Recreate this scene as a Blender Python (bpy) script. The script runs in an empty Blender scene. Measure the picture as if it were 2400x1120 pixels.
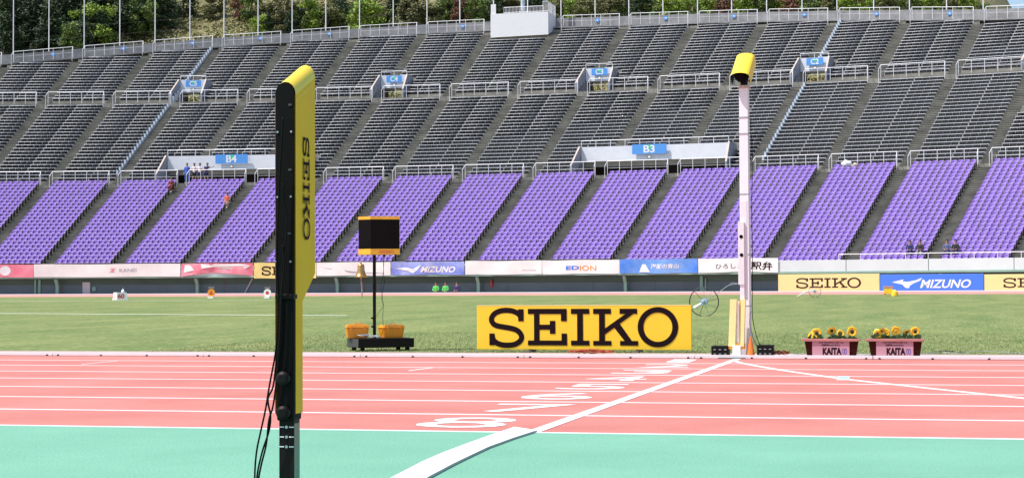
import bpy, bmesh, math, random
import numpy as np
from mathutils import Vector, Matrix
PI=math.pi
random.seed(7); rng=np.random.default_rng(7)
SC=bpy.context.scene
COL=SC.collection

# ------------------------------------------------------------------ camera
FPX,PITCH,ROLL,YAW,HC=4090.60148,.02982,.00405,.21758,.724
K=18.54                       # distance of the inner kerb
F=Vector((-math.sin(YAW)*math.cos(PITCH),math.cos(YAW)*math.cos(PITCH),math.sin(PITCH)))
R0=Vector((math.cos(YAW),math.sin(YAW),0)); U0=R0.cross(F)
RR=math.cos(ROLL)*R0-math.sin(ROLL)*U0; UU=math.sin(ROLL)*R0+math.cos(ROLL)*U0
cam=bpy.data.cameras.new('camera'); co=bpy.data.objects.new('camera',cam); COL.objects.link(co)
m=Matrix.Identity(4)
for i in range(3): m[i][0]=RR[i]; m[i][1]=UU[i]; m[i][2]=-F[i]
m[2][3]=HC
co.matrix_world=m
cam.sensor_width=36; cam.lens=FPX/2400*36; cam.clip_end=3000; cam.clip_start=.1
SC.camera=co
# ------------------------------------------------------------------ sky and sun
SUN_EL=math.radians(60); SUN_AZ=Vector((-.875,-.484))     # horizontal direction towards the sun
w=bpy.data.worlds.new('World'); SC.world=w; w.use_nodes=True
nt=w.node_tree; bg=nt.nodes['Background']; sky=nt.nodes.new('ShaderNodeTexSky')
sky.sky_type='NISHITA'; sky.sun_disc=False; sky.sun_elevation=SUN_EL
sky.sun_rotation=math.atan2(SUN_AZ.x,SUN_AZ.y); sky.altitude=50; sky.dust_density=1.5
nt.links.new(sky.outputs[0],bg.inputs[0]); bg.inputs[1].default_value=.14
sl=bpy.data.lights.new('sun','SUN'); so=bpy.data.objects.new('sun',sl); COL.objects.link(so)
sl.energy=4.4; sl.angle=math.radians(.5); sl.color=(1,.96,.9)
sd=Vector((SUN_AZ.x*math.cos(SUN_EL),SUN_AZ.y*math.cos(SUN_EL),math.sin(SUN_EL)))
so.rotation_euler=sd.to_track_quat('Z','Y').to_euler(); so.location=(0,0,60)
SC.view_settings.view_transform='Standard'; SC.view_settings.look='None'
SC.view_settings.exposure=.35; SC.view_settings.gamma=1

# ------------------------------------------------------------------ projection helpers
CP=Vector((0,0,HC))
def ray(x,y): return (F*FPX+RR*(x-1200)+UU*(560-y)).normalized()
def proj(P):
    d=Vector(P)-CP; z=d.dot(F); return 1200+FPX*d.dot(RR)/z, 560-FPX*d.dot(UU)/z, z
def gnd(x,y,z=0.):
    d=ray(x,y); return CP+d*((z-HC)/d.z)
def atY(x,y,Y):
    d=ray(x,y); return CP+d*(Y/d.y)
def gz(X,Y): return .46*min(max((Y-20)/80,0),1)
def gndf(x,y):                 # point of the gently rising infield seen at a pixel
    d=ray(x,y); t=19.
    while t<150:
        q=CP+d*t
        if q.z<=gz(q.x,q.y): return q
        t+=.05
    return q
# the stand: radial aisles k, radius r
CX,CY,A0,DA=-42.30743,-50.67846,-.148252,.031517
RB,ZB,RC,ZC=187.766,9.836,205.485,18.632
def S(k,r,z):
    a=A0+DA*k; return Vector((CX+r*math.sin(a),CY+r*math.cos(a),z))
def kAt(px,r,z):
    lo,hi=-8.,20.
    for _ in range(40):
        md=(lo+hi)/2
        if proj(S(md,r,z))[0]<px: lo=md
        else: hi=md
    return lo
TK=[-8,-2,-1,0,1,2,3,4,5,6,7,8,9,10,11,12,18]
TR=[211,216.4,217.9,219.3,220.5,221.4,222.3,222.8,223.,223.1,222.8,222.4,221.8,220.9,219.8,218.5,214]
def RT(k): return float(np.interp(k,TK,TR))-.35
def ZT(k): return ZC+(RT(k)-RC)*.5
def RW(k): return 172.1-1.15*(k+2)/16     # parapet radius

# ------------------------------------------------------------------ materials
MC={}
def mat(name,c,rough=.6,var=0.,scale=3.,c2=None,bump=0.,metal=0.,spec=.5,coord='Object',rnd=0.,bscale=None,stretch=None,trans=0.):
    if name in MC: return MC[name]
    m=bpy.data.materials.new(name); m.use_nodes=True; n=m.node_tree; N=n.nodes; L=n.links
    b=N['Principled BSDF']; b.inputs['Roughness'].default_value=rough; b.inputs['Metallic'].default_value=metal
    b.inputs['Specular IOR Level'].default_value=spec
    c=tuple(c)+(1,)
    b.inputs['Base Color'].default_value=c
    if trans: b.inputs['Transmission Weight'].default_value=trans
    tc=N.new('ShaderNodeTexCoord'); src=tc.outputs[coord]
    if stretch:
        mp=N.new('ShaderNodeMapping'); mp.inputs['Scale'].default_value=stretch; L.new(src,mp.inputs[0]); src=mp.outputs[0]
    out=None
    if var or c2:
        t=N.new('ShaderNodeTexNoise'); t.inputs['Scale'].default_value=scale; t.inputs['Detail'].default_value=6; t.inputs['Roughness'].default_value=.65
        L.new(src,t.inputs['Vector'])
        r=N.new('ShaderNodeValToRGB'); L.new(t.outputs['Fac'],r.inputs[0])
        r.color_ramp.elements[0].position=.33; r.color_ramp.elements[1].position=.67
        if c2: r.color_ramp.elements[0].color=c; r.color_ramp.elements[1].color=tuple(c2)+(1,)
        else:
            r.color_ramp.elements[0].color=tuple(v*(1-var) for v in c[:3])+(1,); r.color_ramp.elements[1].color=tuple(min(1,v*(1+var)) for v in c[:3])+(1,)
        out=r.outputs[0]; L.new(out,b.inputs['Base Color'])
    if rnd:
        oi=N.new('ShaderNodeObjectInfo'); mr=N.new('ShaderNodeMapRange'); mr.inputs[3].default_value=1-rnd; mr.inputs[4].default_value=1+rnd
        L.new(oi.outputs['Random'],mr.inputs[0]); hs=N.new('ShaderNodeHueSaturation'); L.new(mr.outputs[0],hs.inputs['Value'])
        if out: L.new(out,hs.inputs['Color'])
        else: hs.inputs['Color'].default_value=c
        L.new(hs.outputs[0],b.inputs['Base Color'])
    if bump:
        t2=N.new('ShaderNodeTexNoise'); t2.inputs['Scale'].default_value=bscale or scale*6; t2.inputs['Detail'].default_value=4
        L.new(src,t2.inputs['Vector']); bp=N.new('ShaderNodeBump'); bp.inputs['Strength'].default_value=bump; bp.inputs['Distance'].default_value=.02
        L.new(t2.outputs['Fac'],bp.inputs['Height']); L.new(bp.outputs[0],b.inputs['Normal'])
    MC[name]=m; return m
def two_scale(name,c1,c2,c3,s1,s2,rough=.9,stretch=None,bump=.3,mix=.5,coord='Object'):
    if name in MC: return MC[name]
    m=mat(name,c1,rough,0,s1,c2,bump=bump,coord=coord,stretch=stretch,bscale=s2*2); n=m.node_tree; N=n.nodes; L=n.links
    b=N['Principled BSDF']; prev=b.inputs['Base Color'].links[0].from_socket
    t=N.new('ShaderNodeTexNoise'); t.inputs['Scale'].default_value=s2; t.inputs['Detail'].default_value=5; t.inputs['Roughness'].default_value=.7
    tc=[x for x in N if x.type=='TEX_COORD'][0]; mp=[x for x in N if x.type=='MAPPING']
    L.new(mp[0].outputs[0] if mp else tc.outputs[coord],t.inputs['Vector'])
    r=N.new('ShaderNodeValToRGB'); r.color_ramp.elements[0].position=.52; r.color_ramp.elements[1].position=.66
    r.color_ramp.elements[0].color=(0,0,0,1); r.color_ramp.elements[1].color=(mix,)*3+(1,)
    L.new(t.outputs['Fac'],r.inputs[0]); mx=N.new('ShaderNodeMix'); mx.data_type='RGBA'
    L.new(r.outputs[0],mx.inputs[0]); L.new(prev,mx.inputs[6]); mx.inputs[7].default_value=tuple(c3)+(1,)
    L.new(mx.outputs[2],b.inputs['Base Color']); return m
def M_(n): return MC[n]
mat('white_paint',(.80,.79,.80),.5,.04,8)
mat('white_metal',(.82,.81,.84),.4,.05,3)
mat('line_white',(.80,.79,.78),.7,.06,6,spec=.2)
mat('black_plastic',(.005,.004,.004),.6,.2,9,spec=.10)
mat('black_metal',(.008,.006,.006),.5,.3,5,spec=.15)
mat('dark_grey',(.05,.05,.055),.6,.2,9)
mat('steel',(.5,.52,.55),.35,.1,5,metal=.8)
mat('yellow_cowl',(.90,.455,.006),.45,.06,4,spec=.2)
mat('pale_lemon',(.88,.80,.34),.5,.04,5)
mat('yellow_hood',(.88,.62,.05),.4,.05,6)
mat('orange_rim',(.84,.43,.03),.4,.08,10)
mat('case_orange',(.78,.30,.015),.42,.12,9)
mat('board_yellow',(.99,.59,.025),.5,.03,3)
mat('letter_dark',(.014,.006,.008),.7,spec=.08)
mat('pale_yellow',(.85,.68,.30),.6,.03,2)
mat('letter_brown',(.05,.025,.022),.7,spec=.1)
mat('mizuno_blue',(.06,.20,.78),.5,.03,2)
mat('brass',(.62,.36,.12),.28,.15,20,metal=.85)
mat('rope',(.42,.33,.30),.9,.1,30)
mat('purple',(.208,.112,.455),.38,.20,2.3,rnd=.10)
mat('seat_black',(.012,.012,.018),.5)
mat('bench_dark',(.058,.059,.070),.55,.35,.5,rnd=.12)
mat('bench_rail',(.76,.76,.80),.5,.15,1.5)
mat('concrete',(.235,.222,.195),.9,.28,.9,bump=.2)
mat('concrete_grey',(.27,.265,.27),.9,.25,1.2)
mat('stand_white',(.76,.78,.84),.7,.05,1.5)
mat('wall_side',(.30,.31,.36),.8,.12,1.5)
mat('tan_edge',(.50,.42,.35),.8,.15,2)
mat('parapet',(.64,.72,.71),.6,.06,.5)
mat('fascia_green',(.25,.42,.34),.6,.12,.7)
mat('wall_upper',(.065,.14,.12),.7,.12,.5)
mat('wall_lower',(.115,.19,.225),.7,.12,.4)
mat('pillar_green',(.22,.45,.38),.6,.1,1)
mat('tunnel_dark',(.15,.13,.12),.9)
mat('beam_grey',(.30,.29,.27),.9,.1,2)
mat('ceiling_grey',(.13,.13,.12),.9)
mat('sign_blue',(.09,.33,.80),.5,.04,2)
mat('sign_white',(.85,.87,.87),.5)
mat('sign_green',(.05,.55,.30),.5)
mat('banner_white',(.84,.83,.80),.8,.05,1.5,bump=.2,bscale=3)
mat('banner_pink',(.80,.17,.25),.8,.2,1.2,c2=(.82,.36,.42))
mat('banner_blue',(.12,.19,.68),.8,.2,1.0,c2=(.42,.48,.80))
mat('banner_azure',(.04,.20,.72),.8,.0,.5,c2=(.22,.42,.80))
mat('banner_yellow',(.82,.70,.25),.8,.1,1.5)
mat('divider',(.50,.56,.64),.5,.12,1)
two_scale('track_red',(.465,.155,.130),(.575,.205,.176),(.38,.11,.095),.8,36,bump=.35,mix=.35)
two_scale('apron_green',(.138,.350,.243),(.178,.415,.295),(.11,.29,.20),.6,34,bump=.35,mix=.30)
mat('kerb_strip',(.46,.34,.32),.9,.12,2.5,bump=.2)
mat('far_red',(.50,.24,.21),.9,.06,.3)
two_scale('grass',(.088,.150,.026),(.195,.232,.064),(.42,.40,.19),1.0,20,stretch=(1,.2,1),mix=.75,bump=.6)
mat('blade',(.15,.20,.06),.8,.0,3,c2=(.36,.37,.19))
two_scale('hillside',(.16,.135,.06),(.10,.12,.035),(.30,.24,.14),.12,.8,mix=.7,bump=.5)
mat('dark_earth',(.02,.022,.015),1)
def leafmat(n,a,b):
    m=mat(n,a,.7,0,.8,c2=b,rnd=.18,coord='Object')
leafmat('leaf_bright',(.16,.25,.018),(.32,.43,.06))
leafmat('leaf_mid',(.085,.14,.022),(.20,.27,.06))
leafmat('leaf_dark',(.022,.044,.016),(.055,.09,.03))
leafmat('leaf_olive',(.11,.115,.04),(.22,.21,.08))
leafmat('leaf_rust',(.13,.055,.03),(.24,.12,.07))
leafmat('scrub',(.16,.17,.045),(.34,.29,.14))
mat('bark',(.07,.055,.045),.9,.3,4)
mat('skin',(.45,.26,.18),.6); mat('hair',(.012,.010,.010),.6)
mat('cone_orange',(.85,.20,.03),.5,.05,9)
mat('planter_brown',(.04,.006,.005),.8,.15,9,spec=.08)
mat('planter_rim',(.46,.19,.17),.6,.1,9)
mat('pink_card',(.47,.225,.27),.7,.03,5)
mat('ink_violet',(.10,.07,.35),.6)
mat('petal',(.95,.62,.01),.5,0,40,c2=(.92,.50,.01)); mat('disc',(.06,.02,.01),.9)
mat('leafy',(.05,.13,.03),.5,0,30,c2=(.18,.28,.12)); mat('soil',(.02,.014,.010),1)
mat('pale_post',(.82,.79,.83),.45,.04,6)
mat('cable_grey',(.35,.36,.40),.5); mat('cable_orange',(.45,.06,.02),.5)
mat('green_reflection',(.04,.12,.10),.25)
mat('box_wht',(.85,.85,.83),.5); mat('ink_red',(.6,.04,.05),.6)
mat('cloud_tile',(.36,.56,.84),.6)
mat('glass_dark',(.002,.002,.003),.5,spec=.05)

# ------------------------------------------------------------------ mesh helpers
class MB:
    def __init__(s): s.v=[]; s.f=[]; s.m=[]; s.ms=[]
    def mi(s,m):
        if m not in s.ms: s.ms.append(m)
        return s.ms.index(m)
    def face(s,pts,m):
        i=len(s.v); s.v+= [tuple(p) for p in pts]; s.f.append(tuple(range(i,i+len(pts)))); s.m.append(s.mi(m)); return s
    def add(s,vs,fs,m):
        i=len(s.v); s.v+=[tuple(p) for p in vs]; j=s.mi(m)
        for f in fs: s.f.append(tuple(a+i for a in f)); s.m.append(j)
        return s
    def hexa(s,P,m):   # 8 points: bottom 4 (ccw), top 4
        return s.add(P,[(3,2,1,0),(4,5,6,7),(0,1,5,4),(1,2,6,5),(2,3,7,6),(3,0,4,7)],m)
    def box(s,a,b,m,M=None):
        x0,y0,z0=a; x1,y1,z1=b
        P=[Vector(p) for p in ((x0,y0,z0),(x1,y0,z0),(x1,y1,z0),(x0,y1,z0),(x0,y0,z1),(x1,y0,z1),(x1,y1,z1),(x0,y1,z1))]
        if M: P=[M@p for p in P]
        return s.hexa(P,m)
    def bbox(s,a,b,m,bev=.005,M=None):     # bevelled box
        bm=bmesh.new(); bmesh.ops.create_cube(bm,size=1)
        for v in bm.verts: v.co=Vector([(a[i]+b[i])/2+v.co[i]*(b[i]-a[i]) for i in range(3)])
        bmesh.ops.bevel(bm,geom=bm.edges[:],offset=bev,segments=2,affect='EDGES',profile=.5)
        return s.bm(bm,m,M)
    def bm(s,bm,m,M=None):
        bm.verts.index_update(); vs=[(M@v.co if M else v.co.copy()) for v in bm.verts]; fs=[[v.index for v in f.verts] for f in bm.faces]
        bm.free(); return s.add(vs,fs,m)
    def tube(s,pts,r,m,n=8,cap=True):
        pts=[Vector(p) for p in pts]; rs=r if isinstance(r,(list,tuple)) else [r]*len(pts)
        vs=[];fs=[]; up=None
        for i,p in enumerate(pts):
            d=(pts[min(i+1,len(pts)-1)]-pts[max(i-1,0)]).normalized()
            if up is None: up=Vector((0,0,1)) if abs(d.z)<.9 else Vector((1,0,0))
            a=d.cross(up).normalized(); b=a.cross(d).normalized(); up=b
            for j in range(n):
                t=2*PI*j/n; vs.append(p+(a*math.cos(t)+b*math.sin(t))*rs[i])
        for i in range(len(pts)-1):
            for j in range(n): fs.append((i*n+j,i*n+(j+1)%n,(i+1)*n+(j+1)%n,(i+1)*n+j))
        if cap: fs.append(tuple(range(n))[::-1]); fs.append(tuple(range((len(pts)-1)*n,len(pts)*n)))
        return s.add(vs,fs,m)
    def lathe(s,prof,c,m,n=20,M=None):
        vs=[];fs=[]
        for (r,z) in prof:
            for j in range(n):
                t=2*PI*j/n; p=Vector((c[0]+r*math.cos(t),c[1]+r*math.sin(t),c[2]+z)); vs.append(M@p if M else p)
        for i in range(len(prof)-1):
            for j in range(n): fs.append((i*n+j,i*n+(j+1)%n,(i+1)*n+(j+1)%n,(i+1)*n+j))
        fs.append(tuple(range(n))[::-1]); fs.append(tuple(range((len(prof)-1)*n,len(prof)*n)))
        return s.add(vs,fs,m)
    def ball(s,c,r,m,sc=(1,1,1),sub=2,M=None):
        bm=bmesh.new(); bmesh.ops.create_icosphere(bm,subdivisions=sub,radius=r)
        for v in bm.verts: v.co=Vector((c[0]+v.co.x*sc[0],c[1]+v.co.y*sc[1],c[2]+v.co.z*sc[2]))
        return s.bm(bm,m,M)
    def mesh(s,name,smooth=False):
        me=bpy.data.meshes.new(name); me.from_pydata(s.v,[],s.f)
        for m in s.ms: me.materials.append(MC[m])
        me.polygons.foreach_set('material_index',s.m)
        if smooth: me.polygons.foreach_set('use_smooth',[True]*len(s.f))
        me.update(); return me
    def obj(s,name,parent=None,smooth=False,loc=None):
        o=bpy.data.objects.new(name,s.mesh(name,smooth)); COL.objects.link(o)
        if parent: o.parent=parent
        if loc is not None: o.location=loc
        return o
def tag(o,label,cat,group=None):
    o['label']=label; o['category']=cat
    if group: o['group']=group
    return o
def struct(o,kind='structure'): o['kind']=kind; return o
def empty(name,loc,label,cat,group=None,rz=0):
    o=bpy.data.objects.new(name,None); COL.objects.link(o); o.location=loc; o.rotation_euler=(0,0,rz); o.empty_display_size=.2
    return tag(o,label,cat,group)
def frame(o,x,up=Vector((0,0,1))):   # matrix: local X -> x, local Z -> up, local -Y -> facing the viewer
    x=Vector(x).normalized(); y=Vector(up).cross(x).normalized(); z=x.cross(y)
    M=Matrix.Identity(4)
    for i in range(3): M[i][0]=x[i]; M[i][1]=y[i]; M[i][2]=z[i]; M[i][3]=o[i]
    return M
ORD=['first','second','third','fourth','fifth','sixth','seventh','eighth','ninth','tenth','eleventh','twelfth','thirteenth','fourteenth','fifteenth','sixteenth','seventeenth','eighteenth','nineteenth','twentieth','twenty-first','twenty-second','twenty-third','twenty-fourth','twenty-fifth','twenty-sixth','twenty-seventh','twenty-eighth','twenty-ninth','thirtieth','thirty-first']
# lettering
_fc={}
def text_polys(body,bold=0.):
    key=(body,bold)
    if key in _fc: return _fc[key]
    c=bpy.data.curves.new('t','FONT'); c.body=body; c.offset=bold; c.resolution_u=3; c.fill_mode='FRONT'
    o=bpy.data.objects.new('t',c); COL.objects.link(o); dg=bpy.context.evaluated_depsgraph_get(); dg.update()
    me=bpy.data.meshes.new_from_object(o.evaluated_get(dg)); COL.objects.unlink(o); bpy.data.objects.remove(o)
    v=[tuple(x.co) for x in me.vertices]; f=[tuple(p.vertices) for p in me.polygons]; bpy.data.meshes.remove(me)
    _fc[key]=(v,f); return _fc[key]
def put_text(mb,body,x0,z0,x1,z1,y,m,bold=0.,shear=0.,M=None):
    v,f=text_polys(body,bold)
    if not v: return
    xs=[a[0]+shear*a[1] for a in v]; zs=[a[1] for a in v]
    a,b=min(xs),max(xs); c,d=min(zs),max(zs)
    P=[Vector((x0+(xs[i]-a)/(b-a)*(x1-x0),y,z0+(zs[i]-c)/(d-c)*(z1-z0))) for i in range(len(v))]
    if M: P=[M@p for p in P]
    mb.add(P,f,m)
SEIKO=None
def seiko_polys():
    """slab letters in a box x 0..1783, z 0..368 (up)"""
    ox,oy=220,1010; P=[]
    def q(*pts): P.append([(x+ox,oy-y) for x,y in pts])
    def rect(a,b,c,d): q((a,b),(c,b),(c,d),(a,d))
    # S from its middle line
    path=[(1223,744),(1219,737),(1209,731),(1196,728),(1180,728),(1166,732),(1157,739),(1153,748),(1156,757),(1165,763),(1180,766),(1198,769),(1212,773),(1221,780),(1225,790),(1221,799),(1210,806),(1196,808.5),(1180,808),(1167,804),(1158,797),(1155,789)]
    path=[((x-1200)*4,(y-560)*4) for x,y in path]; sm=[]
    for i in range(len(path)-1):
        a,b,c,d=[path[min(max(i+o_,0),len(path)-1)] for o_ in (-1,0,1,2)]
        for jj in range(3):
            t=jj/3; sm.append(tuple(.5*((2*b[q_])+(c[q_]-a[q_])*t+(2*a[q_]-5*b[q_]+4*c[q_]-d[q_])*t*t+(3*b[q_]-a[q_]-3*c[q_]+d[q_])*t**3) for q_ in (0,1)))
    path=sm+[path[-1]]; L=[];Rr=[]
    for i,(x,y) in enumerate(path):
        a=path[max(i-1,0)]; b=path[min(i+1,len(path)-1)]; dx,dy=b[0]-a[0],b[1]-a[1]; l=math.hypot(dx,dy); h=25
        L.append((x-dy/l*h,y+dx/l*h)); Rr.append((x+dy/l*h,y-dx/l*h))
    for i in range(len(path)-1): q(L[i],L[i+1],Rr[i+1],Rr[i])
    rect(68,660,120,772); rect(-208,885,-157,995)
    # E
    q((160,657),(528,657),(528,772),(473,772),(473,705),(270,705),(270,803),(368,803),(368,768),(420,768),(420,888),(368,888),(368,850),(270,850),(270,950),(478,950),(478,885),(530,885),(530,995),(160,995),(160,950),(218,950),(218,705),(160,705))
    q((567,657),(740,657),(740,705),(680,705),(680,950),(740,950),(740,995),(567,995),(567,950),(625,950),(625,705),(567,705))
    q((775,657),(942,657),(942,705),(885,705),(885,838),(1075,705),(1022,705),(1022,657),(1185,657),(1185,705),(1150,705),(1024,795),(1135,952),(1193,952),(1193,995),(1025,995),(1025,952),(1068,952),(972,832),(885,893),(885,952),(945,952),(945,995),(775,995),(775,952),(830,952),(830,705),(775,705))
    n=40; cx,cy,rx,ry=1375.5,826,187,184
    for i in range(n):
        t0,t1=2*PI*i/n,2*PI*(i+1)/n
        q(*[(cx+a*math.cos(t),cy+b*math.sin(t)) for a,b,t in ((rx,ry,t0),(rx,ry,t1),(rx-54,ry-50,t1),(rx-54,ry-50,t0))])
    return P
SEIKO=seiko_polys()
def put_seiko(mb,x0,z0,x1,z1,y,m,M=None,proud=.0015,vert=False):
    for i,p in enumerate(SEIKO):
        pts=[]
        yy=y-proud-(.00003*i)
        for (a,b) in p:
            u,v=a/1783,b/368
            if vert: u,v=v,1-u
            pts.append(Vector((x0+u*(x1-x0),yy,z0+v*(z1-z0))))
        if M: pts=[M@q for q in pts]
        bm=bmesh.new(); vs=[bm.verts.new(q) for q in pts]; f=bm.faces.new(vs); f.normal_update()
        if len(pts)>4: bmesh.ops.triangulate(bm,faces=[f],ngon_method='EAR_CLIP')
        mb.bm(bm,m)
# instancing a template into one mesh
def stuff_mesh(name,tmpl,mats):
    """tmpl: mesh; mats: list of 4x4"""
    nv=len(tmpl.vertices); v=np.empty(nv*3); tmpl.vertices.foreach_get('co',v); v=v.reshape(-1,3)
    lt=np.empty(len(tmpl.loops),int); tmpl.loops.foreach_get('vertex_index',lt)
    ls=np.empty(len(tmpl.polygons),int); tmpl.polygons.foreach_get('loop_start',ls)
    mi=np.empty(len(tmpl.polygons),int); tmpl.polygons.foreach_get('material_index',mi)
    n=len(mats); A=np.array([[list(r) for r in m] for m in mats])
    V=np.einsum('nij,vj->nvi',A[:,:3,:3],v)+A[:,None,:3,3]
    me=bpy.data.meshes.new(name); me.vertices.add(n*nv); me.vertices.foreach_set('co',V.ravel())
    L=(lt[None]+(np.arange(n)*nv)[:,None]).ravel(); me.loops.add(len(L)); me.loops.foreach_set('vertex_index',L)
    P=(ls[None]+(np.arange(n)*len(lt))[:,None]).ravel(); me.polygons.add(len(P)); me.polygons.foreach_set('loop_start',P)
    me.polygons.foreach_set('material_index',np.tile(mi,n)); 
    for m in tmpl.materials: me.materials.append(m)
    me.update(calc_edges=True); me.validate(); return me

# ================================================================== GROUND
def sheet(name,pts,m,z): 
    b=MB(); b.face([(p[0],p[1],z) for p in pts],m); return struct(b.obj(name))
g=MB(); g.face([(-900,-300,-.10),(900,-300,-.10),(900,900,-.10),(-900,900,-.10)],'hillside'); struct(g.obj('ground'))
OUT=K-9.76
b=MB(); b.face([(-90,-25,0),(70,-25,0),(70,OUT,0),(-90,OUT,0)],'apron_green'); struct(b.obj('apron'))
b=MB(); b.face([(-90,OUT,0),(70,OUT,0),(70,K+.12,0),(-90,K+.12,0)],'track_red'); struct(b.obj('track'))
b=MB()
for k in range(1,9):
    y=K-1.22*k; b.box((-90,y-.018,-.02),(70,y+.024,.0022),'line_white')
struct(b.obj('lane_lines'))
p1=gnd(1262,1009); p2=gnd(1722,844)
def strip(pts,wd,z,m,name=None,h=.004):
    b=MB(); n=len(pts); L=[];R=[]
    for i,p in enumerate(pts):
        d=(Vector(pts[min(i+1,n-1)])-Vector(pts[max(i-1,0)])); d.z=0; d.normalize(); a=Vector((-d.y,d.x,0))
        ww=wd[i] if isinstance(wd,list) else wd
        L.append(Vector(p)+a*ww/2); R.append(Vector(p)-a*ww/2)
    for i in range(n-1):
        b.hexa([(R[i].x,R[i].y,z-h),(R[i+1].x,R[i+1].y,z-h),(L[i+1].x,L[i+1].y,z-h),(L[i].x,L[i].y,z-h),(R[i].x,R[i].y,z),(R[i+1].x,R[i+1].y,z),(L[i+1].x,L[i+1].y,z),(L[i].x,L[i].y,z)],m)
    return b
fx=(p1.x+p2.x)/2
struct(strip([(p1.x-.01,OUT+.03,0),(p2.x,K-.05,0)],.075,.0034,'line_white').obj('finish_line'))
arc=[gnd(x,y) for x,y in ((1722,846),(1740,851),(1772,857),(1830,867),(1900,877),(1977,888),(2060,897),(2200,912),(2400,933),(2560,949))]
struct(strip(arc,.05,.0028,'line_white').obj('curved_start_line'))
b=MB()
for (a,c) in (((193,853.5),(275,846)),((960,868.5),(1018,861))):
    P=gnd(*a);Q=gnd(*c); s=strip([P,Q],.03,.0028,'line_white'); b.add(s.v,s.f,'line_white')
struct(b.obj('relay_marks'))
t=gnd(1977,886); b=MB(); b.box((t.x-.04,t.y-.24,-.01),(t.x+.04,t.y+.22,.006),'cloud_tile'); b.box((t.x-.046,t.y-.30,-.01),(t.x+.046,t.y+.25,.0045),'line_white')
struct(b.obj('zone_mark'))
# lane numbers, read from the outside of the track
b=MB()
nums=[('8',(985,1206),(975,1003)),('7',(1145,1323),(944,966)),('6',(1228,1398),(919,936)),('5',(1315,1475),(897,913)),('4',(1392,1512),(878.5,892)),('3',(1448,1572),(865.5,875)),('2',(1502,1620),(852.5,862)),('1',(1568,1622),(842.5,850))]
for i,(t,xr,yr) in enumerate(nums):
    ym=(yr[0]+yr[1])/2; lane=8-i
    yc=K-1.22*(int(t)-.5)
    a=gnd(xr[0],yr[1]); c=gnd(xr[1],yr[0]); hh=.37; dy=yc
    cx=(a.x+c.x)/2; wv=.25 if t!='1' else .12
    v,f=text_polys(t,.0)
    xs=[q[0] for q in v]; zs=[q[1] for q in v]
    P=[(cx+((q[0]-min(xs))/(max(xs)-min(xs))-.5)*2*wv, dy+((q[1]-min(zs))/(max(zs)-min(zs))-.5)*2*hh,.0022) for q in v]
    b.add(P,f,'line_white')
struct(b.obj('lane_numbers'))
# raised white mat that carries on from the finish line
up=[(1206,1004),(1150,1023),(1090,1045),(1040,1064),(990,1086),(925,1120),(850,1162),(760,1215)]
lo=[(1258,1012),(1205,1029),(1145,1051),(1105,1070),(1062,1091),(1008,1120),(940,1160),(860,1210)]
b=MB()
for i in range(len(up)-1):
    A,B_,C_,D_=[gnd(*q) for q in (lo[i],lo[i+1],up[i+1],up[i])]
    zs=.011
    b.hexa([(q.x,q.y,-.01) for q in (A,B_,C_,D_)]+[(q.x,q.y,zs) for q in (A,B_,C_,D_)],'line_white')
    b.face([(A.x+.003,A.y-.004,.001),(B_.x+.003,B_.y-.004,.001),(B_.x+.003,B_.y-.004,zs-.001),(A.x+.003,A.y-.004,zs-.001)],'cable_grey')
tag(b.obj('cable_cover'),'white raised cable cover curving from the finish line over the green apron','cable cover')
# kerb rail lengths
seg=[105,481,875,1288,1690,2072,2462]
xs=[gnd(q,835).x for q in seg]; L0=(xs[-1]-xs[0])/6; xs=[xs[0]+L0*i for i in range(-1,8)]
for i in range(len(xs)-1):
    b=MB(); a,c=xs[i]+.004,xs[i+1]-.004
    b.box((a,K,.006),(c,K+.09,.037),'white_paint'); b.box((a+.01,K+.004,-.01),(c-.01,K+.08,.007),'planter_rim')
    o=b.obj('kerb_rail')
    for fr in (.035,.325,.63,.965):
        x=a+(c-a)*fr; s=MB(); s.tube([(x,K-.006,.006),(x,K+.05,.006)],.013,'letter_dark',8); s.obj('drain_slot',o)
    tag(o,'white kerb rail length, %s from the left along the inner edge of the red track'%ORD[i],'kerb','white kerb rail lengths')
# infield
b=MB(); NX,NY=60,70; struct(MB().box((-90,K+.085,-.03),(70,K+1.45,.0045),'kerb_strip').obj('kerb_strip'))
kf=lambda k:RW(k)-14.2
def edgeY(X):      # far edge of the grass at X: on the arc
    rr=157.6; d=rr*rr-(X-CX)**2
    return CY+math.sqrt(max(d,4))
gx=[-120+180*i/NX for i in range(NX+1)]
V=[]
for j in range(NY+1):
    for X in gx:
        ye=edgeY(X); Y=K+.1+(j/NY)**1.5*(ye-K-.1); V.append((X,Y,gz(X,Y)+.002))
Fs=[(j*(NX+1)+i,j*(NX+1)+i+1,(j+1)*(NX+1)+i+1,(j+1)*(NX+1)+i) for j in range(NY) for i in range(NX)]
b.add(V,Fs,'grass'); struct(b.obj('infield_grass',smooth=True))
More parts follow.
